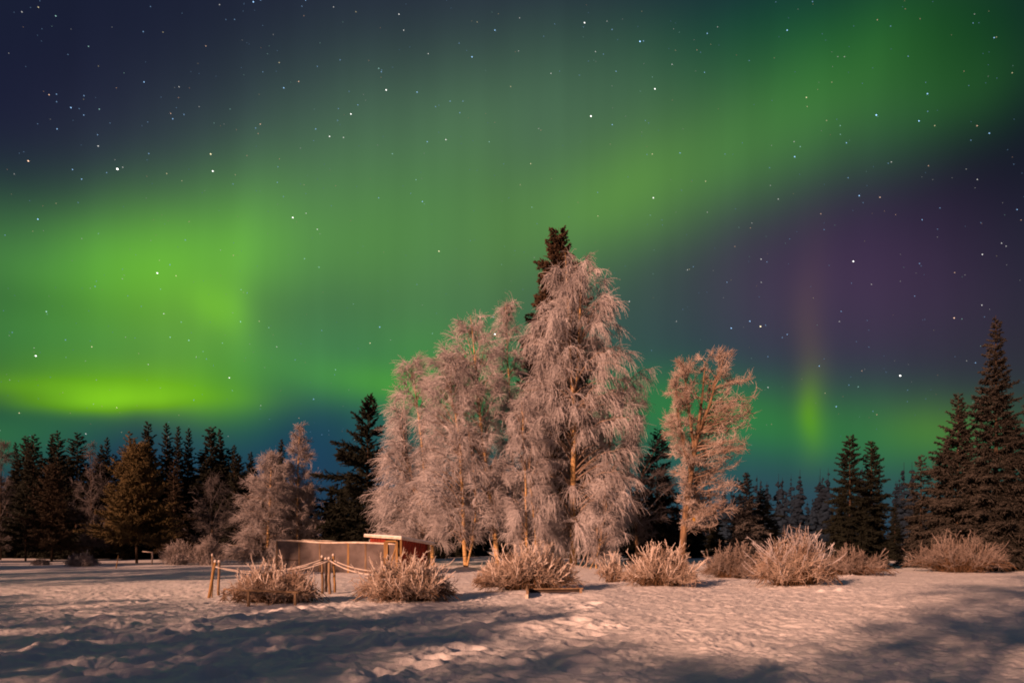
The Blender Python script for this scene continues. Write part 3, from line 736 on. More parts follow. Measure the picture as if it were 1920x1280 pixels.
# ------------------------------------------------------------------ bushes
def bush(name, label, px, base, half, top, seed, n=240, group=None, stem=M_STEM, shoot=M_TWIG, spike=M_SHOOT, spiky=65, d=None, fine=1.0, depth=.8, spurs=2, dome=.64):
    rng = np.random.RandomState(seed)
    d = d or F * EYE / (base - HOR)
    x = wx(px, d); z = float(gz(x, d))
    y0 = d + depth * half / F * d * .5
    root = empty(name, (x, y0, z - .03), label, "bush", group)
    hw = half / F * d; h = wz(top, d) - z
    hb = h * dome * 1.12
    sb, fb = MB(), MB()
    kb = fb if spike is shoot else MB()
    ph = rng.rand(n) * 2 * np.pi
    u = np.sqrt(rng.uniform(.0, 1, n)); 
    A = np.stack([np.cos(ph) * u * hw * .42, np.sin(ph) * u * hw * .42 * depth, np.full(n, -.04)], -1) + rng.randn(n, 3) * np.array((.05, .05, 0))
    q = np.sqrt(rng.uniform(.02, 1, n))
    ph2 = ph + rng.randn(n) * .45
    lob = 1 + .16 * np.sin(ph2 * 2 + seed) + .12 * np.sin(ph2 * 5 + seed * 1.7)
    tall = 1 + .20 * np.sin(ph2 * 3 + seed * 2.3)
    zt = hb * (1 - .70 * q ** 2.0) * rng.uniform(.55, 1.15, n) * tall
    q = q * lob
    T = np.stack([np.cos(ph2) * q * hw * .93, np.sin(ph2) * q * hw * depth * .93, zt], -1)
    C = A * .55 + T * .45 + np.stack([np.zeros(n), np.zeros(n), zt * .42 + .1], -1) + rng.randn(n, 3) * .06
    C[:, :2] += (T - A)[:, :2] * .12
    P = bez(A, C, T, 8); P[:, 1:-1] += rng.randn(n, 6, 3) * .02
    sb.tubes(P[:, :5], taper(n, 5, rng.uniform(.009, .015, n) * fine, .009 * fine), 5)
    fb.tubes(P[:, 4:], taper(n, 4, .0105 * fine, .008 * fine), 4)
    # low arching stems that touch the snow
    m = n // 2
    pl = rng.rand(m) * 2 * np.pi; A2 = np.stack([np.cos(pl) * hw * .3, np.sin(pl) * hw * .3 * depth, np.zeros(m)], -1)
    ql = rng.uniform(.65, 1.12, m)
    T2 = np.stack([np.cos(pl) * hw * ql, np.sin(pl) * hw * ql * depth, rng.uniform(.02, .22, m) * h], -1)
    C2 = (A2 + T2) / 2 + np.stack([np.zeros(m), np.zeros(m), rng.uniform(.25, .6, m) * h], -1)
    PL = bez(A2, C2, T2, 7)
    sb.tubes(PL, taper(m, 7, .011 * fine, .007 * fine), 4)
    # side shoots, pointing up and out
    i2 = np.repeat(np.arange(n), 4); t2 = rng.uniform(.5, 1, len(i2))
    S, D = along(P, i2, t2)
    D2 = nrm(D * .7 + rng.randn(len(i2), 3) * .6 + np.array((0, 0, .25)))
    L2 = rng.uniform(.10, .26, len(i2)) * h
    P2 = grow(rng, S, D2, L2, 4, -.35, .17)
    fb.tubes(P2, taper(len(i2), 5, .009 * fine, .006 * fine), 4)
    # upright spikes standing above the dome
    if spiky:
        k = rng.choice(n, spiky, p=np.clip(1 - q * .75, .05, 1) / np.clip(1 - q * .75, .05, 1).sum())
        S, D = along(P, k, np.full(spiky, .8))
        D3 = nrm(D * .7 + np.array((0, 0, .75)) + rng.randn(spiky, 3) * .22)
        L3 = np.minimum(rng.uniform(.2, .6, spiky) * h, np.maximum((h * 1.10 - S[:, 2]), .1))
        P3 = grow(rng, S, D3, L3, 5, -.15, .13)
        kb.tubes(P3, taper(spiky, 6, .0125 * fine, .0085 * fine), 5)
        i5 = np.repeat(np.arange(spiky), 5); S5, D5 = along(P3, i5, rng.uniform(.25, 1, len(i5)))
        P5 = grow(rng, S5, nrm(D5 + rng.randn(len(i5), 3) * .5), rng.uniform(.06, .16, len(i5)), 3, -.3, .1)
        kb.tubes(P5, taper(len(i5), 4, .010 * fine, .007 * fine), 4)
    # fine tangled twiglets
    i6 = np.repeat(np.arange(len(i2)), 2); S, D = along(P2, i6, rng.uniform(.2, 1, len(i6)))
    P6 = grow(rng, S, nrm(D + rng.randn(len(i6), 3) * .8), rng.uniform(.08, .2, len(i6)) * h, 3, -.1, .25)
    fb.tubes(P6, taper(len(i6), 4, .0055 * fine, .004 * fine), 3)
    # short frost-thick spurs
    if spurs:
        i4 = np.repeat(np.arange(len(i2)), spurs); S, D = along(P2, i4, rng.uniform(.2, 1, len(i4)))
        P4 = grow(rng, S, nrm(D * .6 + rng.randn(len(i4), 3) * .7), rng.uniform(.04, .11, len(i4)) * max(1, h / 1.3), 2, -.2, .1)
        fb.tubes(P4, taper(len(i4), 3, .0085 * fine, .006 * fine), 3)
    sb.build("woody_base", stem, root)
    fb.build("frosted_top", shoot, root)
    if len(kb.v) and spike is not shoot: kb.build("upright_shoots", spike, root)
    return root

G_BUSH = "frosted bushes across the snow"
bush("currant_bush", "frosted bush caught in the low wooden support, under the sagging ropes", 500, 1133, 100, 1036, 61, n=260, group=G_BUSH, spiky=50, depth=.55, dome=.52)
bush("currant_bush", "bright frosted bush directly in front of the red shed", 757, 1131, 98, 1030, 62, n=330, dome=0.58, group=G_BUSH, spiky=110)
bush("currant_bush", "spiky frosted bush right behind the half-buried wooden bed frame", 990, 1112, 98, 1020, 63, n=310, dome=0.66, group=G_BUSH, spiky=110)
bush("currant_bush", "low frosted bush tucked behind the left side of the one at the bed frame", 925, 1101, 36, 1052, 64, n=110, group=G_BUSH, spiky=25)
bush("currant_bush", "smallest thin bush between the tallest birch and the leaning tree", 1150, 1092, 26, 1035, 65, n=60, group=G_BUSH, spiky=33)
bush("currant_bush", "rounded frosted bush right in front of the leaning bare tree", 1245, 1101, 72, 1020, 66, n=270, dome=0.70, group=G_BUSH, spiky=101)
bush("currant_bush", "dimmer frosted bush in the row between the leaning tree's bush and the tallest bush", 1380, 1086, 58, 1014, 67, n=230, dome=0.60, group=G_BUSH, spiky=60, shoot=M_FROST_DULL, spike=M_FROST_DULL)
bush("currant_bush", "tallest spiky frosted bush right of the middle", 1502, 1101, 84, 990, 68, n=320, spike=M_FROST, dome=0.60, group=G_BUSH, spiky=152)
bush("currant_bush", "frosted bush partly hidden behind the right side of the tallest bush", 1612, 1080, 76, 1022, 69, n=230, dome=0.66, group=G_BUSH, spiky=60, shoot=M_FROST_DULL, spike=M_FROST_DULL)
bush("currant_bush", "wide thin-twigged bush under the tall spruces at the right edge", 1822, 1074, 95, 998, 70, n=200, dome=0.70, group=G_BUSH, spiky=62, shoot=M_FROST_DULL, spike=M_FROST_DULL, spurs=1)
G_LB = "frosted shrubs at the far edge of the field on the left"
bush("round_shrub", "taller round frosted shrub at the far field edge, right of its lower neighbour", 384, 1060, 27, 1001, 71, n=160, group=G_LB, spiky=0, stem=M_SHRUB, shoot=M_SHRUB, fine=1.6)
bush("round_shrub", "lower round frosted shrub beside the small bent pole at the far field edge", 328, 1060, 32, 1008, 72, n=170, group=G_LB, spiky=0, stem=M_SHRUB, shoot=M_SHRUB, fine=1.6)
bush("round_shrub", "wide low frosted shrub at the far field edge, left of the rounded pine's stem", 146, 1062, 32, 1030, 73, n=150, group=G_LB, spiky=8, stem=M_SHRUB, shoot=M_SHRUB, fine=1.4)
bush("round_shrub", "smallest faint shrub at the far field edge near the left border", 72, 1059, 18, 1044, 74, n=70, group=G_LB, spiky=0, stem=M_SHRUB, shoot=M_SHRUB, fine=1.4)

# ------------------------------------------------------------------ shed with its netting run
def G(px, d, z=0.0):
    x = wx(px, d); return np.array((x, d, float(gz(x, d)) + z))
def P3(px, py, d): return at(px, py, d)

def build_shed():
    c = P3(752, 1064, 32.3)
    org = np.array((c[0], c[1], float(gz(c[0], c[1]))))
    root = empty("shed", org, "small red shed with pale sloping roof at the right end of the netting run", "shed")
    C = P3(752, 1007, 32.3) - org; Lf = P3(690, 1003, 34.6) - org; Rt = P3(808, 1017, 34.4) - org
    C0, L0, R0 = C.copy(), Lf.copy(), Rt.copy()
    for q in (C0, L0, R0): q[2] = -.1
    B4 = Lf + Rt - C; B0 = B4.copy(); B0[2] = -.1
    # walls: boarded panels a few centimetres thick
    def wall(a0, b0, za, zb, mat, name, boards=9, inset=0.0):
        m = MB()
        a0 = np.asarray(a0); b0 = np.asarray(b0)
        for i in range(boards):
            t0, t1 = i / boards, (i + 1) / boards
            pa = a0 + (b0 - a0) * (t0 + .012); pb = a0 + (b0 - a0) * (t1 - .012)
            zt = za + (zb - za) * (t0 + t1) / 2
            mid = (pa + pb) / 2; ln = np.linalg.norm((pb - pa)[:2]); dr = (pb - pa) / np.linalg.norm(pb - pa); nn = np.array((-dr[1], dr[0], 0))
            hh = zt + .1
            m.box((mid[0], mid[1], -.1 + hh / 2), (ln, .035 + .008 * (i % 2), hh), np.stack([dr, nn, (0, 0, 1)], 1), .004)
        return m.build(name, mat, root, False)
    inn = .93
    ctr = (C0 + B0) / 2
    def sh(p): return ctr + (p - ctr) * inn
    wall(sh(C0), sh(R0), C[2] - .10, Rt[2] - .08, M_RED, "side_wall")
    wall(sh(L0) , sh(C0) + (sh(L0) - sh(C0)) * .47, Lf[2] - .10, C[2] - .10, M_RED, "front_wall", 6)
    wall(sh(R0), sh(B0), Rt[2] - .08, B4[2] - .08, M_RED, "rear_wall")
    wall(sh(B0), sh(L0), B4[2] - .08, Lf[2] - .10, M_RED, "end_wall")
    # roof slab with a snow-pale edge
    r = MB()
    def slab(m, pts, th, ext):
        ce = sum(pts) / 4
        top = [ce + (p - ce) * ext for p in pts]
        v = np.array([p - np.array((0, 0, th)) for p in top] + top)
        m.v.append(v); n = m.n
        m.polys += [[n + 3, n + 2, n + 1, n], [n + 4, n + 5, n + 6, n + 7]] + [[n + i, n + (i + 1) % 4, n + 4 + (i + 1) % 4, n + 4 + i] for i in range(4)]
        m.n += 8
    slab(r, [C, Rt, B4, Lf], .10, 1.13)
    r.build("roof", M_ROOF, root, False)
    s = MB(); slab(s, [p + np.array((0, 0, .055)) for p in (C, Rt, B4, Lf)], .05, 1.12)
    s.build("snow_cover", M_SNOW, root, False)
    # posts, door frame, brace
    for p, zt in ((C0 + np.array((.0, -.02, 0)), C[2] - .11), (R0 + (C0 - R0) * .08 + np.array((0, -.03, 0)), Rt[2] - .1)):
        m = MB(); m.beam(p, p + np.array((0, 0, zt + .1)), .09, .09); m.build("corner_post", M_WOOD_YEL, root, False)
    e = (L0 - C0)
    m = MB()
    a = C0 + e * .10 + np.array((-.02, -.1, 0)); b = C0 + e * .42 + np.array((-.02, -.1, 0))
    zt = C[2] - .2
    m.beam(a, a + np.array((0, 0, zt + .1)), .11, .09); m.beam(b, b + np.array((0, 0, zt + .1)), .20, .07)
    m.beam(a + (0, 0, zt + .12), b + (0, 0, zt + .12), .07, .08)
    m.build("door_frame", M_WOOD_YEL, root, False)
    m = MB(); m.beam(a + (b - a) * .75 + np.array((0, -.02, .1)), a + np.array((0, -.02, zt)), .05, .08); m.build("brace", M_WOOD_YEL, root, False)
build_shed()

def build_run():
    a = np.array((wx(519, 36.5), 36.5)); b = np.array((wx(742, 33.0), 33.0))
    org = np.array((a[0], a[1], float(gz(a[0], a[1]))))
    root = empty("netting_run", org, "long low run of frosted netting on wooden posts, left of the red shed", "animal run")
    A = np.array((0, 0, 0.0)); Bv = np.array((b[0] - a[0], b[1] - a[1], 0.0))
    zA = wz(1013, 36.5) - org[2]; zB = wz(1019, 33.0) - org[2]
    back = nrm(np.array((Bv[1] * -1, Bv[0], 0.0))) * 2.0
    dr = nrm(Bv)
    def top(t): return zA + (zB - zA) * t
    fr = [0.0, .205, .385, .625, .765, 1.0]
    w = [.07, .08, .06, .10, .08, .08]
    for off in (np.zeros(3), back):
        for t, ww in zip(fr, w):
            m = MB(); p = Bv * t + off
            m.beam(p + (0, 0, -.1), p + np.array((0, 0, top(t) - .02)), ww, .07); m.build("post", M_WOOD if off.any() == 0 and t not in (.625,) else M_WOOD_YEL, root, False)
        m = MB(); p0 = off + np.array((0, 0, zA + .015)) - dr * .15; p1 = off + Bv + np.array((0, 0, zB + .015)) + dr * .1
        n = 14; pts = np.array([p0 + (p1 - p0) * t + np.array((0, 0, .025 * math.sin(t * 11) - .03 * math.sin(t * 3.14))) for t in np.linspace(0, 1, n)])
        m.tubes(pts, np.full(n, .045), 8, cap=True); m.build("top_rail", M_ROOF, root)
    for t in (0.0, .385, .765, 1.0):
        m = MB(); m.beam(Bv * t + (0, 0, top(t)), Bv * t + back + np.array((0, 0, top(t))), .05, .07); m.build("cross_rail", M_WOOD, root, False)
    # netting panels between the posts, sagging a little
    rng = np.random.RandomState(5)
    def net(p, q, z0p, z0q, z1p, z1q, seed):
        m = MB(); nx, nz = 18, 10
        uu, vv = np.meshgrid(np.linspace(0, 1, nx), np.linspace(0, 1, nz))
        zz = (z0p * (1 - uu) + z0q * uu) * (1 - vv) + (z1p * (1 - uu) + z1q * uu) * vv
        sag = .045 * np.sin(uu * np.pi) * np.sin(vv * np.pi) + .02 * perlin(uu * 4 + seed, vv * 3)
        nn = nrm(np.array((-(q - p)[1], (q - p)[0], 0.0)))
        V = p[None, None] * (1 - uu[..., None]) + q[None, None] * uu[..., None] + nn * sag[..., None]
        V[..., 2] = zz
        idx = np.arange(nx * nz).reshape(nz, nx)
        V2 = V + nn * .012
        m.v.append(np.concatenate([V.reshape(-1, 3), V2.reshape(-1, 3)]))
        f = np.stack([idx[:-1, :-1], idx[:-1, 1:], idx[1:, 1:], idx[1:, :-1]], -1).reshape(-1, 4)
        m.q += [f, f[:, ::-1] + nx * nz]; m.n = 2 * nx * nz
        return m.build("netting", M_NET, root)
    for i in range(5):
        p, q = Bv * fr[i] + dr * .04, Bv * fr[i + 1] - dr * .04
        net(p, q, .02, .02, top(fr[i]) - .03, top(fr[i + 1]) - .03, i)
        net(p + back, q + back, .02, .02, top(fr[i]) - .03, top(fr[i + 1]) - .03, i + 9)
    net(A + back * .98, A + back * .02, .02, .02, zA - .03, zA - .03, 20)
    m = MB(); m.beam(A + np.array((0, -.03, .62)), Bv * .205 + np.array((0, -.03, .60)), .03, .05); m.build("bottom_rail", M_WOOD_DARK, root, False)
build_run()

# ------------------------------------------------------------------ rope fence
def build_fence():
    g = lambda px, py, d: at(px, py, d)
    base = G(612, 21.3)
    root = empty("rope_fence", base, "sagging frosted ropes strung between leaning wooden posts around the supported bush", "fence")
    def post(px0, py0, px1, py1, d0, d1, r, mat, dark=False):
        a = G(px0, d0) - base; b = g(px1, py1, d1) - base; a[2] -= .12
        m = MB(); t = np.linspace(0, 1, 8)[:, None]
        P = a + (b - a) * t; P[1:-1] += np.random.RandomState(int(px0)).randn(6, 3) * .006
        m.tubes(P, r * (1.08 - .16 * t[:, 0]), 9, cap=True)
        o = m.build("post", mat, root)
        c = MB(); dirv = nrm(b - a); c.tubes(np.array([b - dirv * .03, b, b + dirv * .035, b + dirv * .05]), np.array([r * .95, r * 1.12, r * .9, r * .2]), 9, cap=True)
        c.build("frost_cap", M_ROPE, o)
    post(390, 1118, 404, 1052, 19.7, 19.9, .043, M_WOOD_YEL)
    post(398, 1117, 398, 1040, 20.0, 20.0, .022, M_WOOD)
    post(409, 1116, 411, 1052, 20.4, 20.6, .040, M_WOOD)
    post(605, 1111, 604, 1043, 21.1, 21.1, .042, M_WOOD)
    post(611, 1110, 611, 1047, 21.7, 21.7, .045, M_WOOD_DARK)
    post(618, 1111, 617, 1046, 20.9, 20.9, .045, M_WOOD)
    post(628, 1111, 625, 1040, 21.4, 21.4, .04, M_WOOD_YEL)
    def rope(p, q, sag, r=.017):
        t = np.linspace(0, 1, 30)
        P = p[None] * (1 - t[:, None]) + q[None] * t[:, None]
        P[:, 2] -= sag * 4 * t * (1 - t)
        rng = np.random.RandomState(int(abs(p[0] * 100)))
        m = MB(); m.tubes(P - base, r * (1 + .12 * rng.randn(30)), 7, cap=True); m.build("rope", M_ROPE, root)
    rope(g(404, 1062, 19.8), g(616, 1051, 20.85), .29)
    rope(g(405, 1062, 19.95), g(604, 1048, 21.05), .24, .016)
    rope(g(411, 1064, 20.5), g(606, 1052, 21.05), .20, .016)
    rope(g(618, 1050, 20.9), g(692, 1076, 17.8), .08, .019)
    rope(g(626, 1050, 21.4), g(700, 1070, 18.2), .06, .016)
    rope(g(606, 1050, 21.1), g(624, 1049, 21.4), .02, .02)
build_fence()

# low wooden support holding the bush
def build_support():
    d0 = F * EYE / (1138 - HOR); base = G(520, d0 )
    root = empty("bush_support", base, "low weathered wooden rail on legs holding back the front of the left bush", "plant support")
    a = at(466, 1106, d0) - base; b = at(560, 1110, d0 + .1) - base
    m = MB(); m.beam(a, b, .05, .045); m.build("rail", M_WOOD, root, False)
    for p in (a, a + (b - a) * .93):
        q = p.copy(); q[2] = -.12
        m = MB(); m.beam(q, p - np.array((0, 0, .025)), .06, .06); m.build("leg", M_WOOD, root, False)
    for s, e in ((a, at(420, 1104, d0 + 1.6) - base), (b, at(585, 1106, d0 + 1.5) - base)):
        m = MB(); m.beam(s + np.array((0, .03, -.01)), e, .045, .04); m.build("rail", M_WOOD, root, False)
        q = e.copy(); q[2] = -.12
        m = MB(); m.beam(q, e - np.array((0, 0, .02)), .05, .05); m.build("leg", M_WOOD_DARK, root, False)
build_support()
def build_stub():
    d = 17.6; b = G(577, d)
    root = empty("capped_stake", b, "short dark stake with a flat cap at the right end of the left bush", "stake")
    h = wz(1112, d) - b[2]
    m = MB(); m.tubes(np.array([[0, 0, -.1], [0.004, 0, h * .5], [0, 0, h]]), np.array([.026, .024, .024]), 9, cap=True); m.build("stem", M_WOOD_DARK, root)
    m = MB(); m.tubes(np.array([[0, 0, h - .01], [0, 0, h + .015], [0, 0, h + .07], [0, 0, h + .09]]), np.array([.04, .085, .085, .06]), 12, cap=True); m.build("cap", M_WOOD_DARK, root)
build_stub()

# raised bed frame half buried in snow
def build_bed():
    d = 19.2; b = G(987, d)
    root = empty("raised_bed", b, "half-buried wooden bed frame with one open corner, in front of the spiky bush", "garden bed")
    zt = wz(1108, d) - b[2]
    w = (1096 - 987) / F * d
    m = MB(); m.beam((0.03, -.5, zt - .09), (0.03, .62, zt - .02), .05, .30); m.build("end_board", M_WOOD, root, False)
    m = MB(); m.beam((0.05, .62, zt - .05), (w, .68, zt - .02), .05, .10); m.beam((0.05, .62, zt - .17), (w, .68, zt - .15), .05, .10); m.build("back_board", M_WOOD_DARK, root, False)
    m = MB(); m.beam((-.01, .58, zt + .022), (w * 1.02, .63, zt + .045), .12, .035); m.build("top_board", M_WOOD, root, False)
    m = MB(); m.beam((.0, -.5, -.12), (.0, -.5, zt - .04), .08, .08); m.build("corner_post", M_ROOF, root, False)
    m = MB(); m.beam((w * .97, .55, -.1), (w * .97, .55, zt + .03), .07, .07); m.build("corner_post", M_WOOD, root, False)
build_bed()

# thin leaning stake and small bent pole out on the field
def thin_things():
    d = 40.0; b = G(217, d)
    m = MB(); t = np.linspace(0, 1, 6)[:, None]; q = at(222, 1040, d) - b
    m.tubes(np.array([0, 0, -.1]) + (q + (0, 0, .1)) * t, .028 * (1.1 - .4 * t[:, 0]), 7, cap=True)
    o = m.build("marker_stick", M_WOOD_YEL); o.location = b
    tag(o, "thin yellowish stick leaning in the snow under the rounded pine", "stick")
    d = 45.0; b = G(285, d)
    root = empty("bent_pole", b, "small wooden pole with a slanting arm at the far field edge, beside the round shrubs", "pole")
    h = wz(1034, d) - b[2]
    m = MB(); m.beam((0, 0, -.1), (.02, 0, h), .07, .07); m.build("upright", M_FROST_BROWN, root, False)
    m = MB(); m.beam((.04, -.03, h - .03), (-.62, -.03, h + .03), .05, .06); m.build("arm", M_FROST_BROWN, root, False)
    d = 36.6; b = at(1301, 974, d)
    root = empty("trunk_tag", b, "small yellow box fixed to the trunk of the leaning bare tree", "box")
    m = MB(); m.box((0, 0, 0), (.13, .11, .18), None, .02); m.build("body", M_YEL, root, False)
    m = MB(); m.box((0, -.01, .105), (.16, .15, .025), None, .008); m.build("lid", M_YEL, root, False)
    # loose poles leaning together by the tallest birch
    d = 40.5; b = G(1104, d)
    root = empty("pole_stack", b, "few bare poles leaning together at the right foot of the tallest birch", "poles")
    for px0, px1, py1 in ((1084, 1112, 1010), (1098, 1106, 1020), (1122, 1102, 1016), (1112, 1108, 1014), (1090, 1128, 1022)):
        a = G(px0, d + .3 * (px0 % 3)) - b; a[2] -= .1; e = at(px1, py1, d + .1) - b
        m = MB(); m.tubes(np.array([a, (a + e) / 2 + .01, e]), np.array([.035, .03, .022]), 6, cap=True); m.build("pole", M_FROST_BROWN, root)
thin_things()

# ------------------------------------------------------------------ stars
STARS = [(475,4,.8,'b'),(573,1,.5,'b'),(748,27,.6,'w'),(757,57,.55,'w'),(928,57,.7,'b'),(803,101,.5,'w'),(885,107,.75,'b'),(715,135,.5,'b'),(92,178,.6,'o'),(133,202,.7,'b'),(157,216,.5,'b'),(107,242,.6,'b'),
(270,154,.65,'b'),(324,223,.6,'b'),(320,213,.5,'o'),(345,215,.45,'b'),(560,153,.6,'o'),(532,165,.7,'b'),(488,233,.6,'o'),(724,169,1.0,'w'),(782,173,.65,'b'),(671,197,.5,'b'),(658,214,.95,'w'),(592,242,.55,'b'),
(618,256,.8,'w'),(644,258,.55,'w'),(633,226,.4,'b'),(836,262,.7,'w'),(801,266,.6,'b'),(844,190,.5,'b'),(868,190,.45,'b'),(53,302,.9,'o'),(136,318,.6,'b'),(153,336,.6,'b'),(184,274,.6,'w'),(183,253,.45,'b'),
(220,317,1.6,'w'),(395,289,.9,'y'),(399,321,1.1,'w'),(521,313,.45,'b'),(520,342,.5,'b'),(279,288,.5,'b'),(341,339,.4,'y'),(71,411,.8,'b'),(549,408,1.1,'w'),(574,400,.5,'w'),(595,430,.6,'w'),(710,371,.5,'b'),
(792,378,.65,'b'),(823,471,.85,'y'),(571,485,.5,'c'),(598,501,.5,'c'),(295,512,1.2,'w'),(330,517,.6,'y'),(299,488,.4,'y'),(452,543,.45,'c'),(301,542,.4,'c'),(87,584,.65,'c'),(307,588,.6,'w'),(451,603,.6,'c'),
(486,602,.5,'y'),(504,614,.45,'c'),(712,613,.75,'b'),(319,632,.55,'c'),(354,638,.6,'c'),(417,643,.45,'c'),(368,669,.45,'w'),(519,650,.5,'w'),(694,643,.7,'y'),(172,650,.65,'y'),(67,667,1.2,'w'),(64,652,.4,'w'),
(430,708,.9,'w'),(278,683,.5,'w'),(588,748,.65,'b'),(219,764,.6,'y'),(36,774,.6,'y'),(161,813,.6,'w'),(489,760,.45,'w'),(629,693,.5,'c'),(928,626,1.9,'w'),(925,594,.5,'b'),
(1096,43,.95,'w'),(1200,78,.95,'b'),(1326,63,.6,'b'),(1476,57,.75,'b'),(1228,167,1.0,'w'),(1155,134,.5,'b'),(1260,121,.5,'w'),(1033,138,.5,'w'),(1108,218,1.2,'w'),(1148,234,.6,'b'),(1321,136,.5,'b'),(1512,183,.65,'y'),
(1643,216,.95,'b'),(1739,176,.75,'b'),(1723,227,.8,'b'),(1832,236,.55,'o'),(1855,250,.65,'b'),(1864,71,.6,'b'),(1490,294,.8,'b'),(1587,268,.6,'b'),(1223,289,.55,'y'),(1275,287,.55,'b'),(1323,340,.55,'y'),(1225,371,.9,'w'),
(995,307,.55,'y'),(1611,367,.75,'b'),(1650,370,.6,'o'),(1539,401,.5,'o'),(1729,412,.55,'b'),(1121,405,.5,'y'),(1600,490,1.15,'w'),(1427,486,.6,'w'),(1438,491,.45,'b'),(1289,506,.5,'w'),(1363,529,.5,'b'),(1724,494,.5,'b'),
(1842,477,.65,'w'),(1878,456,.5,'w'),(1907,393,.55,'b'),(1371,615,.85,'b'),(1406,602,.75,'b'),(1426,612,1.1,'y'),(1476,627,.6,'b'),(1789,596,.8,'o'),(1841,572,.55,'w'),(1790,511,.5,'o'),(1634,533,.45,'w'),(1715,555,.45,'b'),
(1536,686,.65,'b'),(1440,726,.6,'w'),(1688,704,1.5,'w'),(1568,762,.7,'b'),(1829,680,.55,'b'),(1616,695,.5,'o'),(1609,725,.5,'c'),(1644,777,.5,'o'),(1547,737,.45,'y'),(1300,500,.4,'b'),(1180,565,.6,'w'),(1741,311,.45,'o')]
def build_stars():
    rng = np.random.RandomState(3)
    colr = {'w': (1, .97, .92), 'b': (.35, .62, 1.0), 'y': (1, .85, .5), 'o': (1, .62, .42), 'c': (.55, 1.0, .9)}
    D = 4000.0
    lst = []
    for px, py, m, c in STARS: lst.append((px, py, 2.0 * m ** .75 + .5, np.array(colr[c]) * (1.35 * m ** 1.4 if m < 1 else 1.35 * m)))
    for i in range(1500):
        px, py = rng.uniform(-400, 2320), rng.uniform(-300, 850)
        m = rng.rand() ** 3
        c = colr['bbbbwwyoc'[rng.randint(9)]]
        lst.append((px, py, 1.35 + .6 * m, np.array(c) * (.11 + .28 * m)))
    ico = []
    t = (1 + 5 ** .5) / 2
    iv = nrm(np.array([(-1, t, 0), (1, t, 0), (-1, -t, 0), (1, -t, 0), (0, -1, t), (0, 1, t), (0, -1, -t), (0, 1, -t), (t, 0, -1), (t, 0, 1), (-t, 0, -1), (-t, 0, 1)], float))
    fc = [(0, 11, 5), (0, 5, 1), (0, 1, 7), (0, 7, 10), (0, 10, 11), (1, 5, 9), (5, 11, 4), (11, 10, 2), (10, 7, 6), (7, 1, 8), (3, 9, 4), (3, 4, 2), (3, 2, 6), (3, 6, 8), (3, 8, 9), (4, 9, 5), (2, 4, 11), (6, 2, 10), (8, 6, 7), (9, 8, 1)]
    B = MB(); cols = []
    for px, py, r, c in lst:
        dv = nrm(np.array(((px - 960) / F, 1.0, (HOR - py) / F)))
        e = nrm(np.cross(dv, (0, 0, 1.0))); u = np.cross(e, dv)
        p = iv * r
        # stars trail slightly while the shutter is open
        p = p + (e * .35 - u * .15)[None] * (p @ (e * .9 - u * .4))[:, None]
        B.v.append(p + dv * D + np.array((0, 0, EYE))); B.polys += [[i + B.n for i in f] for f in fc]; B.n += 12
        cols.append(np.tile(np.append(c, 1), (12, 1)))
    m = bpy.data.materials.new("starlight"); m.use_nodes = True; nt = m.node_tree; nt.nodes.clear()
    at_ = nt.nodes.new('ShaderNodeAttribute'); at_.attribute_name = "glow"
    em = nt.nodes.new('ShaderNodeEmission'); em.inputs['Strength'].default_value = 1.0
    out = nt.nodes.new('ShaderNodeOutputMaterial')
    nt.links.new(at_.outputs['Color'], em.inputs['Color']); nt.links.new(em.outputs[0], out.inputs['Surface'])
    m.cycles.emission_sampling = 'NONE'
    o = B.build("stars", m, None, False)
    a = o.data.color_attributes.new("glow", 'FLOAT_COLOR', 'POINT')
    a.data.foreach_set('color', np.concatenate(cols).astype(np.float32).ravel())
    tag(o, "stars scattered over the aurora sky", "stars", None, 'stuff')
build_stars()

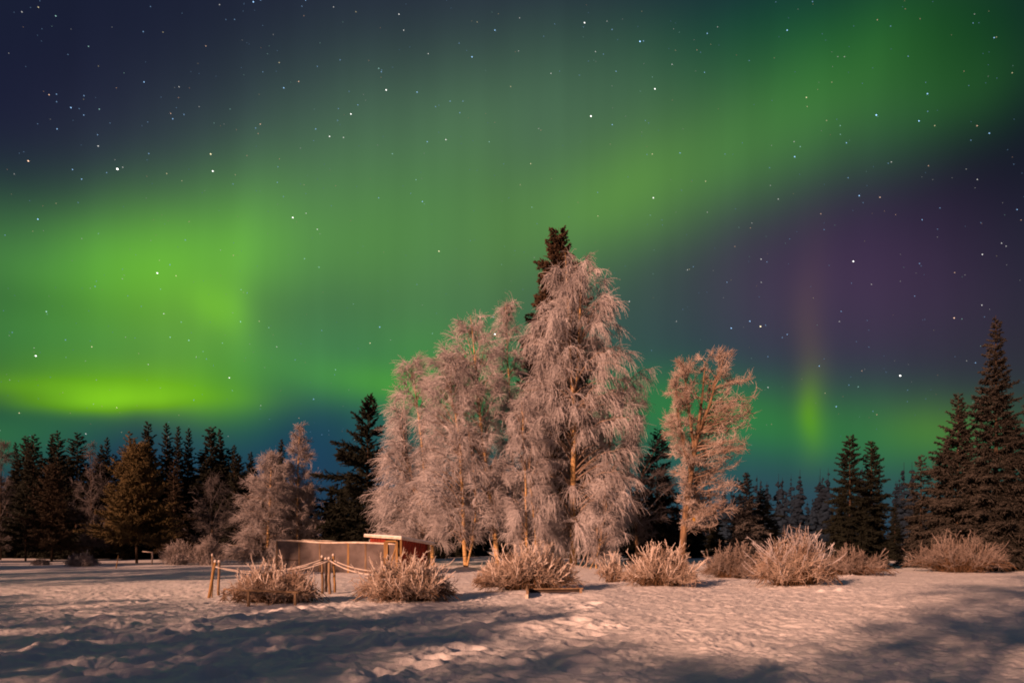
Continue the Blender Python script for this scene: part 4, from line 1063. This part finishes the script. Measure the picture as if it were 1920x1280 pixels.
# ------------------------------------------------------------------ unseen trees added behind and beside the photographer to throw the shade on the snow
def pq(p, q):
    """a spot on the snow from its place across (p) and along (q) the direction the light travels"""
    c, s = math.cos(SUN_AZ), math.sin(SUN_AZ)
    return (p * c + q * s, -p * s + q * c)
def shade_tree(src, p, q, h, h_src, label, rz, group="shade trees added behind the photographer", wide=1.0):
    x, y = pq(p, q)
    s = h / h_src
    return copy_tree(src, (x, y, float(gz(x, y)) - .05), label, rz, s * wide, s, group)
SLIM = bpy.data.objects["birch_tree.002"]; LOOSE = bpy.data.objects["birch_tree.004"]; WEEP = bpy.data.objects["birch_tree"]
SPR = made[0]; SPR2 = made[2]
SPARSE = deciduous("birch_tree", "thin frosted birch added for shade behind the photographer, outside the picture", -900, 42, [[(-900, 1064), (-905, 900), (-900, 780), (-902, 640)]],
                   [(1010, -960, -840), (940, -975, -828), (840, -980, -824), (740, -970, -832), (660, -950, -850), (620, -930, -870)], 91, n1=75, n2=6, n3=6, arch=.25, sdroop=.5, tdroop=.8, r0=.12, open_front=0, group="shade trees added behind the photographer")  # unseen tree, kept sparse so its shade breaks up
HS = wz(620, 42)
def tip(p):      # how far along the snow the shade of the left-hand row reaches
    return np.interp(p, [-28, -21, -14.4, -10.1, -4.1], [4, 6.5, 10.4, 13.2, 7.8])
first = True
for k, p in enumerate(np.arange(-27.0, -3.9, 1.9)):
    q = -16 + 1.5 * (k % 2)
    h = (tip(p) - q) * math.tan(SUN_EL) * (1.0 if k % 2 else 1.03)
    if first:
        x, y = pq(p, q); SPARSE.location = (x, y, float(gz(x, y)) - .05); s = h / HS; SPARSE.scale = (s * 1.9, s * 1.9, s); first = False
    else:
        src, hs, w = (SLIM, 15.6, 1.3) if k % 3 == 1 else (SPARSE, HS, 1.9)
        shade_tree(src, p, q, h, hs, "thin frosted birch added for shade behind the photographer, outside the picture", k * 1.1, wide=w)
for p, q, h, rz in ((-10.2, -13, (12.9 + 13) * .3057, .3), (-8.2, -13.5, (11.0 + 13.5) * .3057, 1.3), (-6.2, -13, (9.2 + 13) * .3057, 2.3)):
    shade_tree(SLIM, p, q, h, 15.6, "frosted birch added for shade behind the photographer, outside the picture", rz, wide=1.25)
shade_tree(WEEP, -3.0, -3.5, 4.0, 19.9, "low dense birch added behind the photographer to cast the dark triangle, outside the picture", .7, wide=1.1)  # squat birch copy added to cast a gable-shaped shadow
for p, q, h, rz, w in ((-.9, -15, 17, .4, 1.25), (.6, -18, 20, 2.2, 1.4)):
    shade_tree(SPARSE, p, q, h, HS, "thin frosted birch added for shade behind the photographer, outside the picture", rz, wide=w)
for k, p in enumerate(np.arange(-30, -68, -3.4)):
    src, hs = ((SPARSE, HS), (SLIM, 15.6))[k % 2]
    shade_tree(src, p, -14 - (k % 3), 11 + (k * 7 % 4), hs, "frosted birch added left of the field to dim it, outside the picture", k * 1.3, "shade trees added left of the field, outside the picture", 1.5)  # unseen row added to dim the left field and forest
